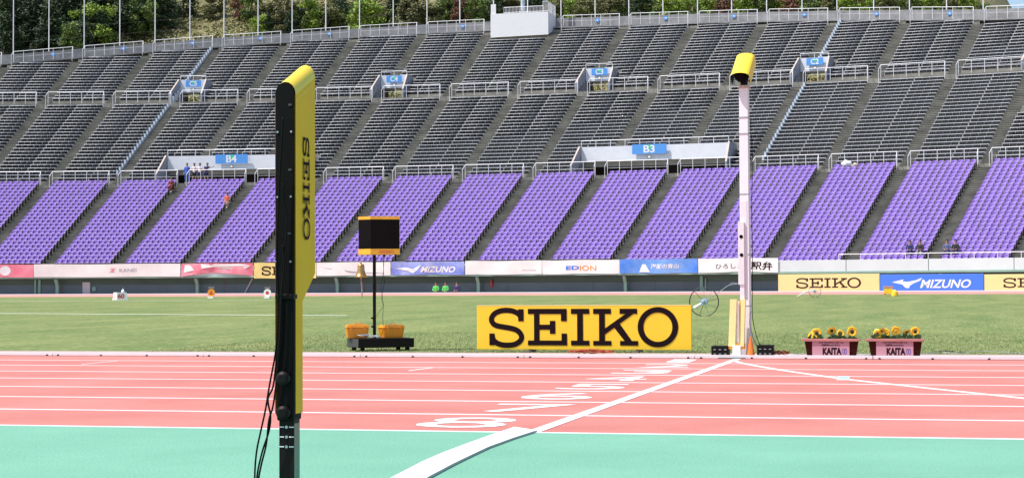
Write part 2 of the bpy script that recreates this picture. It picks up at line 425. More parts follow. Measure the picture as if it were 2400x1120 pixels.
# blades of the first metres
n=60000; X=rng.uniform(-9,6,n); Y=K+1.40+rng.random(n)**1.5*8; th=rng.uniform(0,PI,n); hh=rng.uniform(.010,.026,n); ww=.004
v=np.zeros((n,3,3)); zz=.46*np.clip((Y-20)/80,0,1)
v[:,0]=np.stack([X-ww*np.cos(th),Y-ww*np.sin(th),zz],-1); v[:,1]=np.stack([X+ww*np.cos(th),Y+ww*np.sin(th),zz],-1)
v[:,2]=np.stack([X+rng.normal(0,.008,n),Y+rng.normal(0,.008,n),zz+hh],-1)
me=bpy.data.meshes.new('grass_blades'); me.vertices.add(3*n); me.vertices.foreach_set('co',v.ravel()); me.loops.add(3*n); me.loops.foreach_set('vertex_index',np.arange(3*n)); me.polygons.add(n); me.polygons.foreach_set('loop_start',np.arange(n)*3); me.materials.append(MC['blade']); me.update(calc_edges=True)
o=bpy.data.objects.new('grass_blades',me); COL.objects.link(o); o['kind']='stuff'; o['label']='short grass along the inner kerb'
# pitch line
P=[gndf(x,y) for x,y in ((-40,734.3),(200,735.6),(500,737.6),(815,739.6))]
b=strip([(q.x,q.y,0) for q in P],.10,0,'line_white')
for i in range(len(b.v)):
    v=b.v[i]; b.v[i]=(v[0],v[1],gz(v[0],v[1])+(.009 if i%8>=4 else -.03))
struct(b.obj('pitch_line'))
b=MB(); P=[gndf(x,y) for x,y in ((-30,706),(350,704.5),(640,704))]
b=strip([(q.x,q.y,0) for q in P],.10,0,'line_white')
for i in range(len(b.v)):
    v=b.v[i]; b.v[i]=(v[0],v[1],gz(v[0],v[1])+(.009 if i%8>=4 else -.03))
struct(b.obj('far_pitch_line'))
# far track
b=MB(); N=80; ka=[-12+36*i/N for i in range(N+1)]
def Q(k,r,z): return S(k,r,z)
prof=[(157.55,.44),(158.6,.60),(158.75,.605),(169.5,.60),(173.8,.60)]
for i in range(N):
    for j in range(len(prof)-1):
        b.face([Q(ka[i],*prof[j]),Q(ka[i+1],*prof[j]),Q(ka[i+1],*prof[j+1]),Q(ka[i],*prof[j+1])],'far_red')
struct(b.obj('far_track'))
b=MB()
for i in range(N):
    k0,k1=ka[i],ka[i+1]
    P=[S(k0,158.7,.61),S(k1,158.7,.61),S(k1,158.85,.61),S(k0,158.85,.61)]; b.hexa(P+[q+Vector((0,0,.05)) for q in P],'white_paint')
tag(b.obj('far_kerb_rail'),'thin white kerb rail on the far track below the grandstand wall','kerb')

# ================================================================== GRANDSTAND
GS=empty('grandstand',S(6,RW(6),.6),'wide curved open-air grandstand with purple lower seats, grey benches and pale parapet','grandstand')
GI=Matrix.Translation(GS.location).inverted()
def gpart(mb,name,parent=GS,smooth=False):
    o=mb.obj(name,parent,smooth)
    if parent is GS: o.matrix_parent_inverse=GI
    return o
KMIN,KMAX=-5,17
CPORT=[1,4,7,10,13]
BPORT=[(1.62,3.66),(7.60,9.62),(13.6,15.64)]
CP0,CP1=-.10,.30
def in_port(k,r):
    if r<192.6:
        for a,c in BPORT:
            if a-.001<k<c+.001: return True
    if RC<r<210.3:
        for c in CPORT:
            if c+CP0-.001<k<c+CP1+.001: return True
    return False
kk=sorted(set([round(KMIN+.5*i,4) for i in range(int((KMAX-KMIN)*2)+1)]+[c+CP0 for c in CPORT]+[c+CP1 for c in CPORT]+[a for p in BPORT for a in p]))
TL,RL=.655,.30
LROWS=[(RB-TL*(j+1),ZB-RL*(j+1)) for j in range(26)]        # front radius of tread j (goes back TL)
TM,RM=(RC-1.05-RB)/24,(ZC-ZB-.5)/24
MROWS=[(RB+1.05+TM*i,ZB+RM*(i+1)) for i in range(24)]       # riser radius, tread height
TU,RU=.72,.36
UROWS=[(RC+1.05+TU*i,ZC+RU*(i+1)) for i in range(26)]
ter=MB()
def wall(k0,k1,r,z0,z1,m='concrete'): ter.face([S(k0,r,z0),S(k1,r,z0),S(k1,r,z1),S(k0,r,z1)],m)
def floor(k0,k1,r0,r1,z,m='concrete'): ter.face([S(k0,r0,z),S(k1,r0,z),S(k1,r1,z),S(k0,r1,z)],m)
for i in range(len(kk)-1):
    k0,k1=kk[i],kk[i+1]; km=(k0+k1)/2
    for j,(r,z) in enumerate(LROWS):
        if r<RW(km)+.15: continue
        floor(k0,k1,r,r+TL,z); wall(k0,k1,r,z-RL,z)
    wall(k0,k1,RB,ZB-RL,ZB); 
    floor(k0,k1,RB,RB+1.05,ZB)
    for j,(r,z) in enumerate(MROWS):
        if in_port(km,r+.1):
            floor(k0,k1,r,r+TM,ZB); continue
        wall(k0,k1,r,z-RM,z); floor(k0,k1,r,r+TM,z)
    wall(k0,k1,RC,ZC-.5,ZC); floor(k0,k1,RC,RC+1.05,ZC)
    rt=RT(km)
    for j,(r,z) in enumerate(UROWS):
        if r>rt+1: break
        if in_port(km,r+.1): floor(k0,k1,r,r+TU,ZC); continue
        if r+TU>rt: 
            wall(k0,k1,r,z-RU,z); floor(k0,k1,r,r+1.8,z); break
        wall(k0,k1,r,z-RU,z); floor(k0,k1,r,r+TU,z)
# walls at the parapet foot of the rows
for i in range(len(kk)-1):
    k0,k1=kk[i],kk[i+1]; km=(k0+k1)/2
    rs=[(r,z) for r,z in LROWS if r>=RW(km)+.15]; r,z=rs[-1]
    ter.face([S(k0,RW(k0)+.1,z-RL),S(k1,RW(k1)+.1,z-RL),S(k1,r,z-RL),S(k0,r,z-RL)],'concrete')
gpart(ter,'terrace')
# half steps in the aisles
st=MB()
for k in range(-3,16):
    for rows,tr,ri in ((LROWS,TL,RL),(MROWS,TM,RM),(UROWS,TU,RU)):
        for (r,z) in rows:
            if rows is LROWS and r<RW(k)+.5: continue
            if rows is UROWS and r>RT(k)-.6: continue
            hw=.085
            if rows is not LROWS and in_port(k,r+.1): continue
            if rows is LROWS: a,c,zt=r-tr*.5,r,z-ri*.5
            else: a,c,zt=r-tr*.5,r,z-ri*.5
            P=[S(k-hw,a,zt-ri*.5+.002),S(k+hw,a,zt-ri*.5+.002),S(k+hw,c,zt-ri*.5+.002),S(k-hw,c,zt-ri*.5+.002)]
            st.hexa(P+[q+Vector((0,0,ri*.5)) for q in P],'concrete')
            for (a_,z_) in ((a,zt),(r,z)):
                N4=[S(k-hw,a_-.045,z_-.028),S(k+hw,a_-.045,z_-.028),S(k+hw,a_+.02,z_-.028),S(k-hw,a_+.02,z_-.028)]
                st.hexa(N4+[q+Vector((0,0,.034)) for q in N4],'concrete')
gpart(st,'aisle_steps')
# parapet, fascia, wall below
pa=MB(); fa=MB(); uw=MB(); PT,PB=2.68,1.93
for i in range(int((KMAX-KMIN)*2)):
    k0,k1=KMIN+i*.5,KMIN+i*.5+.5
    def ring(mb,ra,rb,z0,z1,m):
        P=[S(k0,RW(k0)+ra,z0),S(k1,RW(k1)+ra,z0),S(k1,RW(k1)+rb,z0),S(k0,RW(k0)+rb,z0)]
        Q_=[S(k0,RW(k0)+ra,z1),S(k1,RW(k1)+ra,z1),S(k1,RW(k1)+rb,z1),S(k0,RW(k0)+rb,z1)]
        mb.hexa(P+Q_,m)
    ring(pa,0,.18,PB+.004,PT,'parapet')
    if i%2==0:
        P=[S(k0-.004,RW(k0)-.003,PB+.01),S(k0+.004,RW(k0)-.003,PB+.01),S(k0+.004,RW(k0)-.003,PT-.005),S(k0-.004,RW(k0)-.003,PT-.005)]; pa.face(P,'wall_upper')
    ring(fa,-.05,1.03,PB-.13,PB,'fascia_green')
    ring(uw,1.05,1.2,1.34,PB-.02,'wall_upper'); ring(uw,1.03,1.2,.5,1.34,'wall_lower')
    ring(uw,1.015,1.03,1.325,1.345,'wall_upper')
    if i%3==0:
        kx=k0+.17; uw.face([S(kx,RW(kx)+1.022,.6),S(kx+.01,RW(kx)+1.022,.6),S(kx+.01,RW(kx)+1.022,1.3),S(kx,RW(kx)+1.022,1.3)],'tunnel_dark')
    if i%4==1:
        kx=k0; uw.face([S(kx,RW(kx)+1.02,.6),S(kx+.008,RW(kx)+1.02,.6),S(kx+.008,RW(kx)+1.02,1.9),S(kx,RW(kx)+1.02,1.9)],'tunnel_dark')
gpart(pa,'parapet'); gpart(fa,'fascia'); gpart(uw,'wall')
for x in (-205,130,460,790,1122,1468,2212):
    k=kAt(x,RW(6)+.6,1.); r=RW(k); b=MB()
    def colp(dr,z): return S(k,r+dr,z)
    e=(S(k+.01,r,0)-S(k-.01,r,0)).normalized()*.11
    ps=[(.55,.55),(.55,1.25),(.2,1.74)]
    for j in range(2):
        (d0,z0),(d1,z1)=ps[j],ps[j+1]
        A=colp(d0,z0);B_=colp(d1,z1); off=Vector((0,.22,0))
        ex=e
        b.hexa([A-ex,A+ex,A+ex+off,A-ex+off,B_-ex-Vector((.0,0,0)),B_+ex,B_+ex+off,B_-ex+off],'pillar_green')
    # bracket leans to the left at its head as on the photo
    gpart(b,'pillar')
# top wall with floor
tw=MB()
for i in range(int((KMAX-KMIN)*2)):
    k0,k1=KMIN+i*.5,KMIN+i*.5+.5
    P=[S(k,RT(k)+d,ZT(k)-.6) for k,d in ((k0,1.15),(k1,1.15),(k1,1.35),(k0,1.35))]; Q_=[S(k,RT(k)+d,ZT(k)+1.04) for k,d in ((k0,1.15),(k1,1.15),(k1,1.35),(k0,1.35))]
    tw.hexa(P+Q_,'concrete_grey')
    P=[S(k,RT(k)+d,ZT(k)-.12) for k,d in ((k0,-.02),(k1,-.02),(k1,1.15),(k0,1.15))]; Q_=[q+Vector((0,0,.12)) for q in P]
    tw.hexa(P+Q_,'concrete_grey')
gpart(tw,'top_wall')
# entrances
def thick(mb,A,B_,C_,D_,off,m): mb.hexa([A,B_,B_+off,A+off,D_,C_,C_+off,D_+off],m)
ENT=[]
def entrance(k0,k1,rf,zf,rl,rbk,hb,ht,name,deep,rail_h):
    ex=(S(k1,rf,0)-S(k0,rf,0)).normalized(); T=.14
    l=MB(); kn=.0
    for i in range(8):
        b0,b1=k0+(k1-k0)*i/8,k0+(k1-k0)*(i+1)/8
        P=[S(b0,rl,zf+hb),S(b1,rl,zf+hb),S(b1,rbk,zf+hb),S(b0,rbk,zf+hb),S(b0,rl-.02,zf+ht),S(b1,rl-.02,zf+ht),S(b1,rbk,zf+ht),S(b0,rbk,zf+ht)]
        l.hexa(P,'stand_white')
    o=gpart(l,'entrance')
    for kx,sg in ((k0,-1),(k1,1)):
        e=MB()
        inn=ex*(-sg*.003)
        A=S(kx,rf,zf-.02)+inn-ex*(sg*-.25); B_=S(kx,rbk,zf-.02)+inn; C_=S(kx,rbk,zf+ht+.05)+inn; D_=S(kx,rl-.25,zf+ht+.05)+inn-ex*(sg*-.02); E_=S(kx,rf,zf+.85)+inn-ex*(sg*-.25)
        o_=ex*(T*sg); pts=[A,B_,C_,D_,E_]; vs=pts+[p+o_ for p in pts]; n=5
        e.add(vs,[tuple(range(n)),tuple(range(n,2*n))[::-1]],'wall_side')
        e.add(vs,[(i,(i+1)%n,(i+1)%n+n,i+n) for i in range(n)],'wall_side')
        e.add([p+Vector((0,0,.012)) for p in (C_,D_,E_)]+[p+o_+Vector((0,0,.012)) for p in (C_,D_,E_)],[(0,1,4,3),(1,2,5,4)],'tan_edge')
        e.obj('side_wall',o)
    if deep:
        l=MB()
        for i in range(8):
            b0,b1=k0+(k1-k0)*i/8,k0+(k1-k0)*(i+1)/8
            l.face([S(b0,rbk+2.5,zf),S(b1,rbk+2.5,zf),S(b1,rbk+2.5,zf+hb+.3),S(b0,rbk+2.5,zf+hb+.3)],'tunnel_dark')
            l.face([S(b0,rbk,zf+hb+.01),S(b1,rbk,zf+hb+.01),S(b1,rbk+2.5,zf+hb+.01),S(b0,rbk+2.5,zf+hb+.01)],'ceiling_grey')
        l.obj('back_wall',o)
        l=MB()
        for i in range(8):
            b0,b1=k0+(k1-k0)*i/8,k0+(k1-k0)*(i+1)/8
            P=[S(b0,rl+.5,zf+hb-.42),S(b1,rl+.5,zf+hb-.42),S(b1,rl+.7,zf+hb-.42),S(b0,rl+.7,zf+hb-.42)]
            l.hexa(P+[q+Vector((0,0,.44)) for q in P],'beam_grey')
        l.obj('ceiling_beam',o)
    for kx in (k0,k1):
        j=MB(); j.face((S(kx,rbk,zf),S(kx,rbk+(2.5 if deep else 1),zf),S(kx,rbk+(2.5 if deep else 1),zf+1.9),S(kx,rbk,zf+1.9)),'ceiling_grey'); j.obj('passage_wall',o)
    # rail on the lintel
    r_=MB(); npost=max(2,int(round((k1-k0)*DA*rl/1.18)))
    pts=[S(k0+(k1-k0)*i/npost,rl+.05,zf+ht) for i in range(npost+1)]
    for p in pts: r_.tube([p,p+Vector((0,0,rail_h))],.024,'white_metal',5)
    r_.tube([p+Vector((0,0,rail_h)) for p in pts],.028,'white_metal',5)
    for t_ in (.02,.98): pass
    return r_,o
rails=[]
def text_sign(word,k0,k1,r,z0,z1,lab,lean):
    e=(S(k1,r,0)-S(k0,r,0)); w=e.length; M=frame(S(k0,r,z0),e)
    b=MB(); b.box((0,-.05,0),(w,.02,z1-z0),'sign_blue',M)
    o=b.obj('direction_sign'); tag(o,lab,'sign','blue entrance signs')
    t=MB(); h=z1-z0; c=w/2; tw=h*1.18
    put_text(t,word,c-tw/2,h*.12,c+tw/2,h*.90,-.056,'sign_white',.02,M=M)
    # green patch at the top behind the word
    pts=[M@Vector((c+h*.30*math.cos(a)+h*.05,-.053,h*.72+h*.25*math.sin(a))) for a in [2*PI*i/14 for i in range(14)]]
    t.face(pts,'sign_green')
    t.obj('lettering',o)
    p=MB(); p.box((c-.13,-.03,-.36),(c+.13,.0,-.12),'ceiling_grey',M); p.box((c-.09,-.034,-.32),(c+.09,-.031,-.16),'sign_white',M); p.obj('pictogram',o)
for kc,wd in zip(CPORT,('C5','C4','C3','C2','C1')):
    r_,eo=entrance(kc+CP0+.01,kc+CP1-.01,RC+.55,ZC,RC+3.2,RC+4.9,1.28,2.45,'c',False,.42)
    lab={1:'blue C5',4:'blue C4',7:'blue C3',10:'blue C2',13:'cut-off far right upper'}[kc]
    rails.append((r_,'short white guard rail on top of the %s entrance'%lab.replace('blue ','')))
    if kc!=13: text_sign(wd,kc+.0,kc+.225,RC+3.02,ZC+1.78,ZC+2.40,'blue sign reading %s above the small upper-tier entrance'%wd,0)
for (a,c),wd in zip(BPORT,('B4','B3','B2')):
    if wd=='B2': continue
    r_,eo=entrance(a,c,RB+.55,ZB,RB+2.7,RB+4.75,1.32,2.50,'b',True,.5)
    rails.append((r_,'long white guard rail on top of the wide %s entrance'%wd))
    m_=(a+c)/2
    if wd=='B4': m_=kAt(543,RB+2.5,ZB+2)
    else: m_=kAt(1522,RB+2.5,ZB+2)
    text_sign(wd,m_-.235,m_+.235,RB+2.48,ZB+1.78,ZB+2.56,'blue sign reading %s above the wide mid-level entrance'%wd,0)
for r_,lab in rails: tag(r_.obj('guard_rail'),lab,'railing','entrance guard rails')
# railings of the walkways
def railing(s,rfn,zfn,h,lab,grp,npost=5,extra=False):
    a,c=s+.085,s+.915; b=MB()
    ks=[a+(c-a)*i/npost for i in range(npost+1)]
    top=[S(k,rfn(k),zfn(k)+h) for k in ks]
    for i,k in enumerate(ks):
        b.tube([S(k,rfn(k),zfn(k)-.02),top[i]],.026,'white_metal',5)
    b.tube(top,.03,'white_metal',5)
    for i in range(npost):   # thin lower rail
        b.tube([S(ks[i],rfn(ks[i]),zfn(ks[i])+h*.5),S(ks[i+1],rfn(ks[i+1]),zfn(ks[i+1])+h*.5)],.010,'white_metal',4)
    for kx,sg in ((a,-1),(c,1)):    # handrail bends down beside the stairs
        P0=S(kx,rfn(kx),zfn(kx)+h); P1=S(kx+sg*.012,rfn(kx)-.55,zfn(kx)+h-.42); P2=S(kx+sg*.012,rfn(kx)-.55,zfn(kx)-.75 if not extra else zfn(kx)-.4)
        b.tube([P0,P1,P2],.024,'white_metal',5)
    return tag(b.obj('railing'),lab,'railing',grp)
vis=lambda P:(-60<proj(P)[0]<2460)
nB=0
for s in range(-2,15):
    if vis(S(s+.5,RB,ZB)) or vis(S(s+.1,RB,ZB)) or vis(S(s+.9,RB,ZB)):
        railing(s,lambda k:RB+.04,lambda k:ZB,1.1,'white tube railing just above the purple seats, %s from the left'%ORD[nB],'railings above the purple seats'); nB+=1
nC=0
for s in range(-3,15):
    if vis(S(s+.5,RC,ZC)) or vis(S(s+.1,RC,ZC)) or vis(S(s+.9,RC,ZC)):
        railing(s,lambda k:RC+.04,lambda k:ZC,1.1,'white tube railing at the upper walkway between the grey benches, %s from the left'%ORD[nC],'railings at the upper walkway'); nC+=1
nT=0
for s in range(-3,15):
    if s==5: continue
    if vis(S(s+.5,RT(s),ZT(s))) or vis(S(s+.1,RT(s),ZT(s))) or vis(S(s+.9,RT(s),ZT(s))):
        if s==4: pass
        railing(s,lambda k:RT(k)+.03,ZT,1.12,'white tube railing in front of the top wall of the stand, %s from the left'%ORD[nT],'railings along the top wall',6,True); nT+=1
# small blue plates on the top wall
npl=0
for x in (122,287,450,610,771,1084,1400,1560,1720,1885,2054,2226):
    k=kAt(x,RT(kAt(x,222,26))+1,ZT(kAt(x,222,26))); e=S(k+.01,RT(k),0)-S(k-.01,RT(k),0)
    M=frame(S(k,RT(k)+1.1,ZT(k)+.52),e); b=MB(); b.box((-.19,-.03,.02),(.19,.02,.34),'sign_blue',M); b.box((-.06,-.036,.12),(.06,-.031,.24),'sign_white',M)
    tag(b.obj('block_plate'),'small blue block plate on the grey top wall, %s from the left'%ORD[npl],'sign','blue plates on the top wall'); npl+=1
# stepped handrail dividers
def divider(k,rows,ri,lab,lo_,hi_):
    b=MB()
    for (r,z) in rows:
        if not(lo_<r<hi_): continue
        P=[S(k-.012,r-.30,z-ri+.0),S(k+.012,r-.30,z-ri),S(k+.012,r+.36,z-ri),S(k-.012,r+.36,z-ri)]
        b.hexa(P+[q+Vector((0,0,ri+.30)) for q in P],'divider')
    tag(b.obj('stepped_divider'),lab,'divider','pale stepped dividers beside the stairs')
divider(.91,UROWS,RU,'pale stepped divider climbing from the C5 entrance to the top wall',RC+1,RT(1)-.2)
divider(-.09+1,MROWS,RM,'pale stepped divider in the benches below the C5 entrance',RB+2,RC)
divider(10.10,UROWS,RU,'pale stepped divider climbing from the C2 entrance to the top wall',RC+4.6,RT(10))
divider(10.10,MROWS,RM,'pale stepped divider in the benches below the C2 entrance',RB+2,RC)

# ---- seats
def seat_mesh(end=False):
    b=MB(); w=.206
    # curved shell: pan, back with slightly rolled top
    prof=[(-.34,.295),(-.375,.315),(-.36,.345),(-.33,.365),(-.10,.350),(-.03,.37),(.0,.41),(.02,.52),(.03,.585),(.05,.61),(.075,.60)]
    n=4; vs=[]
    for (y,z) in prof:
        for i in range(n+1):
            u=-1+2*i/n; side=(abs(u)**2.2)
            yy=y-(.05*side if z>.4 else 0); zz=z+(.012*side if z<.36 else -.03*side*(z>.58)); x=u*w*({.37:.92,.41:.86,.52:.88,.585:.97,.61:.96,.60:.94}.get(z,1.))
            vs.append((x,yy,zz))
    fs=[(j*(n+1)+i,j*(n+1)+i+1,(j+1)*(n+1)+i+1,(j+1)*(n+1)+i) for j in range(len(prof)-1) for i in range(n)]
    b.add(vs,fs,'purple')
    b.box((-.03,-.28,.0),(.03,-.12,.34),'seat_black')
    b.box((-.240,-.26,.20),(-.206,.02,.40),'seat_black'); b.box((-.245,.03,.25),(-.145,.045,.50),'seat_black')  # bracket, then a black panel painting the shade in the gap between seats
    if end:
        b.add([(w+.03,-.38,0),(w+.03,.04,0),(w+.03,.04,.60),(w+.03,-.10,.62),(w+.03,-.34,.42),(w+.05,-.38,0),(w+.05,.04,0),(w+.05,.04,.60),(w+.05,-.10,.62),(w+.05,-.34,.42)],
              [(0,1,2,3,4),(9,8,7,6,5),(0,5,6,1),(1,6,7,2),(2,7,8,3),(3,8,9,4),(4,9,5,0)],'seat_black')
    return b.mesh('seat',True)
SM=seat_mesh(); SE=seat_mesh(True)
def MatAt(k,r,z):
    a=A0+DA*k; M=Matrix.Rotation(-a,4,'Z'); M.translation=S(k,r,z); return M
seats=[]
for s in range(-2,15):
    nrow=0
    rows=[(j,r,z) for j,(r,z) in enumerate(LROWS) if r>=RW(s+.5)+.1]
    for j,r,z in rows:
        fr=len(rows)-rows.index((j,r,z))   # 1 = front row
        for q in range(10):
            k=s+.122+(q+.5)*.0790
            P=S(k,r+.42,z); x,y,d=proj(P+Vector((0,0,.5)))
            if -25<x<2425: seats.append((d,s,fr,q,MatAt(k,r+.42,z),x,y))
sec=sorted(set(q[1] for q in seats),reverse=True)
def covered(x,y):
    return (640<x<742 and y>160) or (836<x<930 and y<600) or (1733<x<1762)
seats.sort(key=lambda q:q[0]+(1000 if covered(q[5],q[6]) or y is None else 0)+(1000 if q[5]>2398 else 0))
proto={}
for i,(d,s,fr,q,M,x,y) in enumerate(seats[:300]):
    o=bpy.data.objects.new('stadium_seat',SE if q==9 else SM); COL.objects.link(o); o.matrix_world=M
    bi=sec.index(s)
    tag(o,'purple seat %s from left, %s row above the parapet, %s block from right'%(ORD[q],ORD[fr-1],ORD[bi]),'seat','purple plastic seats of the lower tier')
rest=seats[300:]
def join2(name,a,b_,):
    o1=bpy.data.objects.new(name,a); return o1
me1=stuff_mesh('seat_rows',SM,[q[4] for q in rest if q[3]!=9]); me2=stuff_mesh('seat_rows_b',SE,[q[4] for q in rest if q[3]==9])
bm=bmesh.new(); bm.from_mesh(me1); bm.from_mesh(me2); me3=bpy.data.meshes.new('seat_rows'); bm.to_mesh(me3); bm.free()
for m_ in SM.materials: me3.materials.append(m_)
me3.polygons.foreach_set('use_smooth',[True]*len(me3.polygons))
o=bpy.data.objects.new('seat_rows',me3); COL.objects.link(o); o['kind']='stuff'; tag(o,'remaining rows of purple plastic seats in the lower tier','seats')

# ---- benches
def bench_mesh(npan,w):
    b=MB(); pw=w/npan
    for i in range(npan):
        x0=-w/2+pw*i+.046; x1=x0+pw-.048
        b.box((x0,-.0,.03),(x1,.035,.268),'bench_dark')
        b.box((x0,-.34,.19),(x1,-.05,.225),'bench_dark')
        b.box((x0-.046,-.075,.02),(x0+.002,.03,.274),'bench_rail')
    b.box((w/2-.004,-.06,.02),(w/2+.006,.03,.274),'bench_rail')
    b.box((-w/2,-.045,.275),(w/2,.05,.312),'bench_rail')
    return b.mesh('bench')
BM={}
benches=[]
for s in range(-3,15):
    for rows,tier in ((MROWS,'middle'),(UROWS,'upper')):
        for i,(r,z) in enumerate(rows):
            if tier=='upper' and r>RT(s+.5)-.45: continue
            for half,(ka_,kb_) in enumerate(((s+.085,s+.527),(s+.531,s+.922))):
                km=(ka_+kb_)/2
                bad=False; holes=[]
                if rows is MROWS and r<193.2: holes=[(a-.04,c+.05) for a,c in BPORT]
                if rows is UROWS and r<210.6: holes=[(c+CP0-.035,c+CP1+.05) for c in CPORT]
                for (h0,h1) in holes:
                    if h1<=ka_ or h0>=kb_: continue
                    if h0-ka_>kb_-h1: kb_=h0
                    else: ka_=h1
                if kb_-ka_<.10: continue
                km=(ka_+kb_)/2
                if 5.05<km<6.0 and r>RT(5.5)-2.6: bad=True
                if tier=='upper' and r>RT(ka_)-.4 and r>RT(kb_)-.4: bad=True
                if bad: continue
                P=S(km,r+.40,z); x,y,d=proj(P)
                if not -30<x<2430: continue
                w_=round((kb_-ka_)*DA*205,1); 
                n_=max(1,int(round(w_/.62)))
                benches.append((d,s,i,half,tier,n_,(kb_-ka_)*DA*(r+.4)-.03,MatAt(km,r+.42,z),x,y))
benches.sort(key=lambda q:q[0]+(1000 if covered(q[8],q[9]) or q[8]>2398 else 0))
bsec=sorted(set(q[1] for q in benches),reverse=True)
def bmesh_for(n_): 
    if n_ not in BM: BM[n_]=bench_mesh(n_,1.0*n_)
    return BM[n_]
for (d,s,i,half,tier,n_,w_,M,x,y) in benches[:300]:
    o=bpy.data.objects.new('bench',bmesh_for(n_)); COL.objects.link(o); o.matrix_world=M@Matrix.Diagonal((w_/n_,1,1,1))
    tag(o,'dark grey bench, %s row above %s walkway, %s half, %s block from right'%(ORD[i],'lower' if tier=='middle' else 'upper','left' if half==0 else 'right',ORD[bsec.index(s)]),'bench','grey benches of the upper tiers')
bm=bmesh.new()
for n_ in sorted(set(q[5] for q in benches[300:])):
    ms=[q[7]@Matrix.Diagonal((q[6]/n_,1,1,1)) for q in benches[300:] if q[5]==n_]
    bm.from_mesh(stuff_mesh('t',bmesh_for(n_),ms))
me3=bpy.data.meshes.new('bench_rows'); bm.to_mesh(me3); bm.free()
for m_ in bmesh_for(1).materials: me3.materials.append(m_)
o=bpy.data.objects.new('bench_rows',me3); COL.objects.link(o); o['kind']='stuff'; tag(o,'remaining rows of dark grey benches in the upper tiers','benches')

# ---- white platform at the top
k0=kAt(1149,RT(5)-2.2,ZT(5)); k1=kAt(1284,RT(5)-2.2,ZT(5)); rf=RT(5.5)-2.1
zb=ZC+(rf-RC)*.5+.02
pf=empty('camera_platform',S((k0+k1)/2,rf,zb),'white boxed camera platform with railings on the top edge of the stand','platform')
PI_=Matrix.Translation(pf.location).inverted()
def pobj(mb,n): o=mb.obj(n,pf); o.matrix_parent_inverse=PI_; return o
b=MB(); zt=zb+2.28
P=[S(k0,rf,zb-.1),S(k1,rf,zb),S(k1,rf+3.3,zb+1.0),S(k0,rf+3.3,zb+1.0)]; T=[S(k0,rf,zt),S(k1,rf,zt),S(k1,rf+3.3,zt),S(k0,rf+3.3,zt)]
b.hexa(P+T,'white_paint'); pobj(b,'box')
b=MB(); e=(S(k1,rf,0)-S(k0,rf,0)).normalized(); ba=(S(k0,rf+1,0)-S(k0,rf,0)).normalized()
def pick(A,B_,h,n,mb):
    for i in range(n+1):
        p=A+(B_-A)*i/n; mb.tube([p,p+Vector((0,0,h))],.016,'white_metal',4)
    mb.tube([A+Vector((0,0,h)),B_+Vector((0,0,h))],.03,'white_metal',4); mb.tube([A+Vector((0,0,.1)),B_+Vector((0,0,.1))],.02,'white_metal',4)
L_=(S(k1,rf,0)-S(k0,rf,0)).length
pick(T[0]+e*1.35+ba*.15,T[1]-e*.5+ba*.15,.62,28,b); pick(T[1]-e*.55+ba*.02,T[1]-e*.03+ba*.02,1.05,5,b); pick(T[1]-e*.03,T[2]-e*.03,1.05,14,b)
pobj(b,'railing')
b=MB(); b.box((0,0,0),(.52,.04,.98),'white_paint',frame(T[0]+e*.02+ba*.05,e)); pobj(b,'side_panel')
b=MB(); p=T[0]+e*(L_*.54)+ba*.6; b.tube([p,p+Vector((0,0,.25))],.34,'concrete_grey',16); b.tube([p+Vector((0,0,.25)),p+Vector((0,0,14))],[.21,.19],'divider',14)
tag(b.obj('floodlight_mast'),'thick blue-grey mast rising from the white platform on top of the stand','mast')
# net poles
npo=0
for i,x in enumerate([30,113,196,280,363,445,525,605,685,764,843,922,1001,1078,1157,1237,1315,1395,1474,1554,1635,1715,1797,1880,1962,2048,2132,2219,2305]):
    k=kAt(x,RT(kAt(x,222,26))+1.5,ZT(kAt(x,222,26))+1); P=S(k,RT(k)+1.5,ZT(k)+.2)
    b=MB(); b.tube([P,P+Vector((0,0,14))],[.055,.045],'white_metal',7); b.tube([P,P+Vector((0,0,.9))],.075,'white_metal',7)
    tag(b.obj('net_pole'),'tall thin white net pole behind the top wall, %s from the left'%ORD[i],'pole','white net poles behind the stand')
b=MB()
for h in (1.25,2.3,3.4):
    pts=[S(k/2,RT(k/2)+1.55,ZT(k/2)+h) for k in range(-8,32)]; b.tube(pts,.010,'dark_grey',3,False)
tag(b.obj('net_wires'),'thin dark wires strung between the net poles behind the stand','wires')

# ================================================================== BANNERS
def banner(name,x0,x1,m,lab,fn=None,sag=.0,top=.0,zt=2.86,zb=1.90,wav=.03):
    k0=kAt(x0,RW(6),zt); k1=kAt(x1,RW(6),zt); b=MB(); n=28; rows=6
    ph=random.random()*6
    def pt(u,v,d=0.):
        k=k0+(k1-k0)*u; zz=zt+top+(zb-zt-top)*v+sag*v*math.sin(PI*u)+.015*math.sin(9*u+ph)
        return S(k,RW(k)-.07-d-wav*(math.sin(11*u+2*v+ph)*.5+math.sin(23*u-3*v+ph)*.3+.5),zz)
    vs=[pt(i/n,j/rows) for j in range(rows+1) for i in range(n+1)]
    b.add(vs,[(j*(n+1)+i,(j+1)*(n+1)+i,(j+1)*(n+1)+i+1,j*(n+1)+i+1) for j in range(rows) for i in range(n)],m)
    b.add([v-Vector((0,-.012,0)) for v in vs],[(j*(n+1)+i,j*(n+1)+i+1,(j+1)*(n+1)+i+1,(j+1)*(n+1)+i) for j in range(rows) for i in range(n)],m)
    o=b.obj('banner',smooth=True); tag(o,lab,'banner','banners hung along the parapet')
    if fn:
        t=MB(); fn(t); 
        for i,v in enumerate(t.v):        # written in u (0..1), v (0..1 from the top)
            t.v[i]=tuple(pt(v[0],v[2],.012-v[1]))
        t.obj('lettering',o)
    return o
def btxt(body,u0,v0,u1,v1,m,bold=0,shear=0,d=0):
    def f(t): put_text(t,body,u0,v1,u1,v0,d,m,bold,shear)
    return f
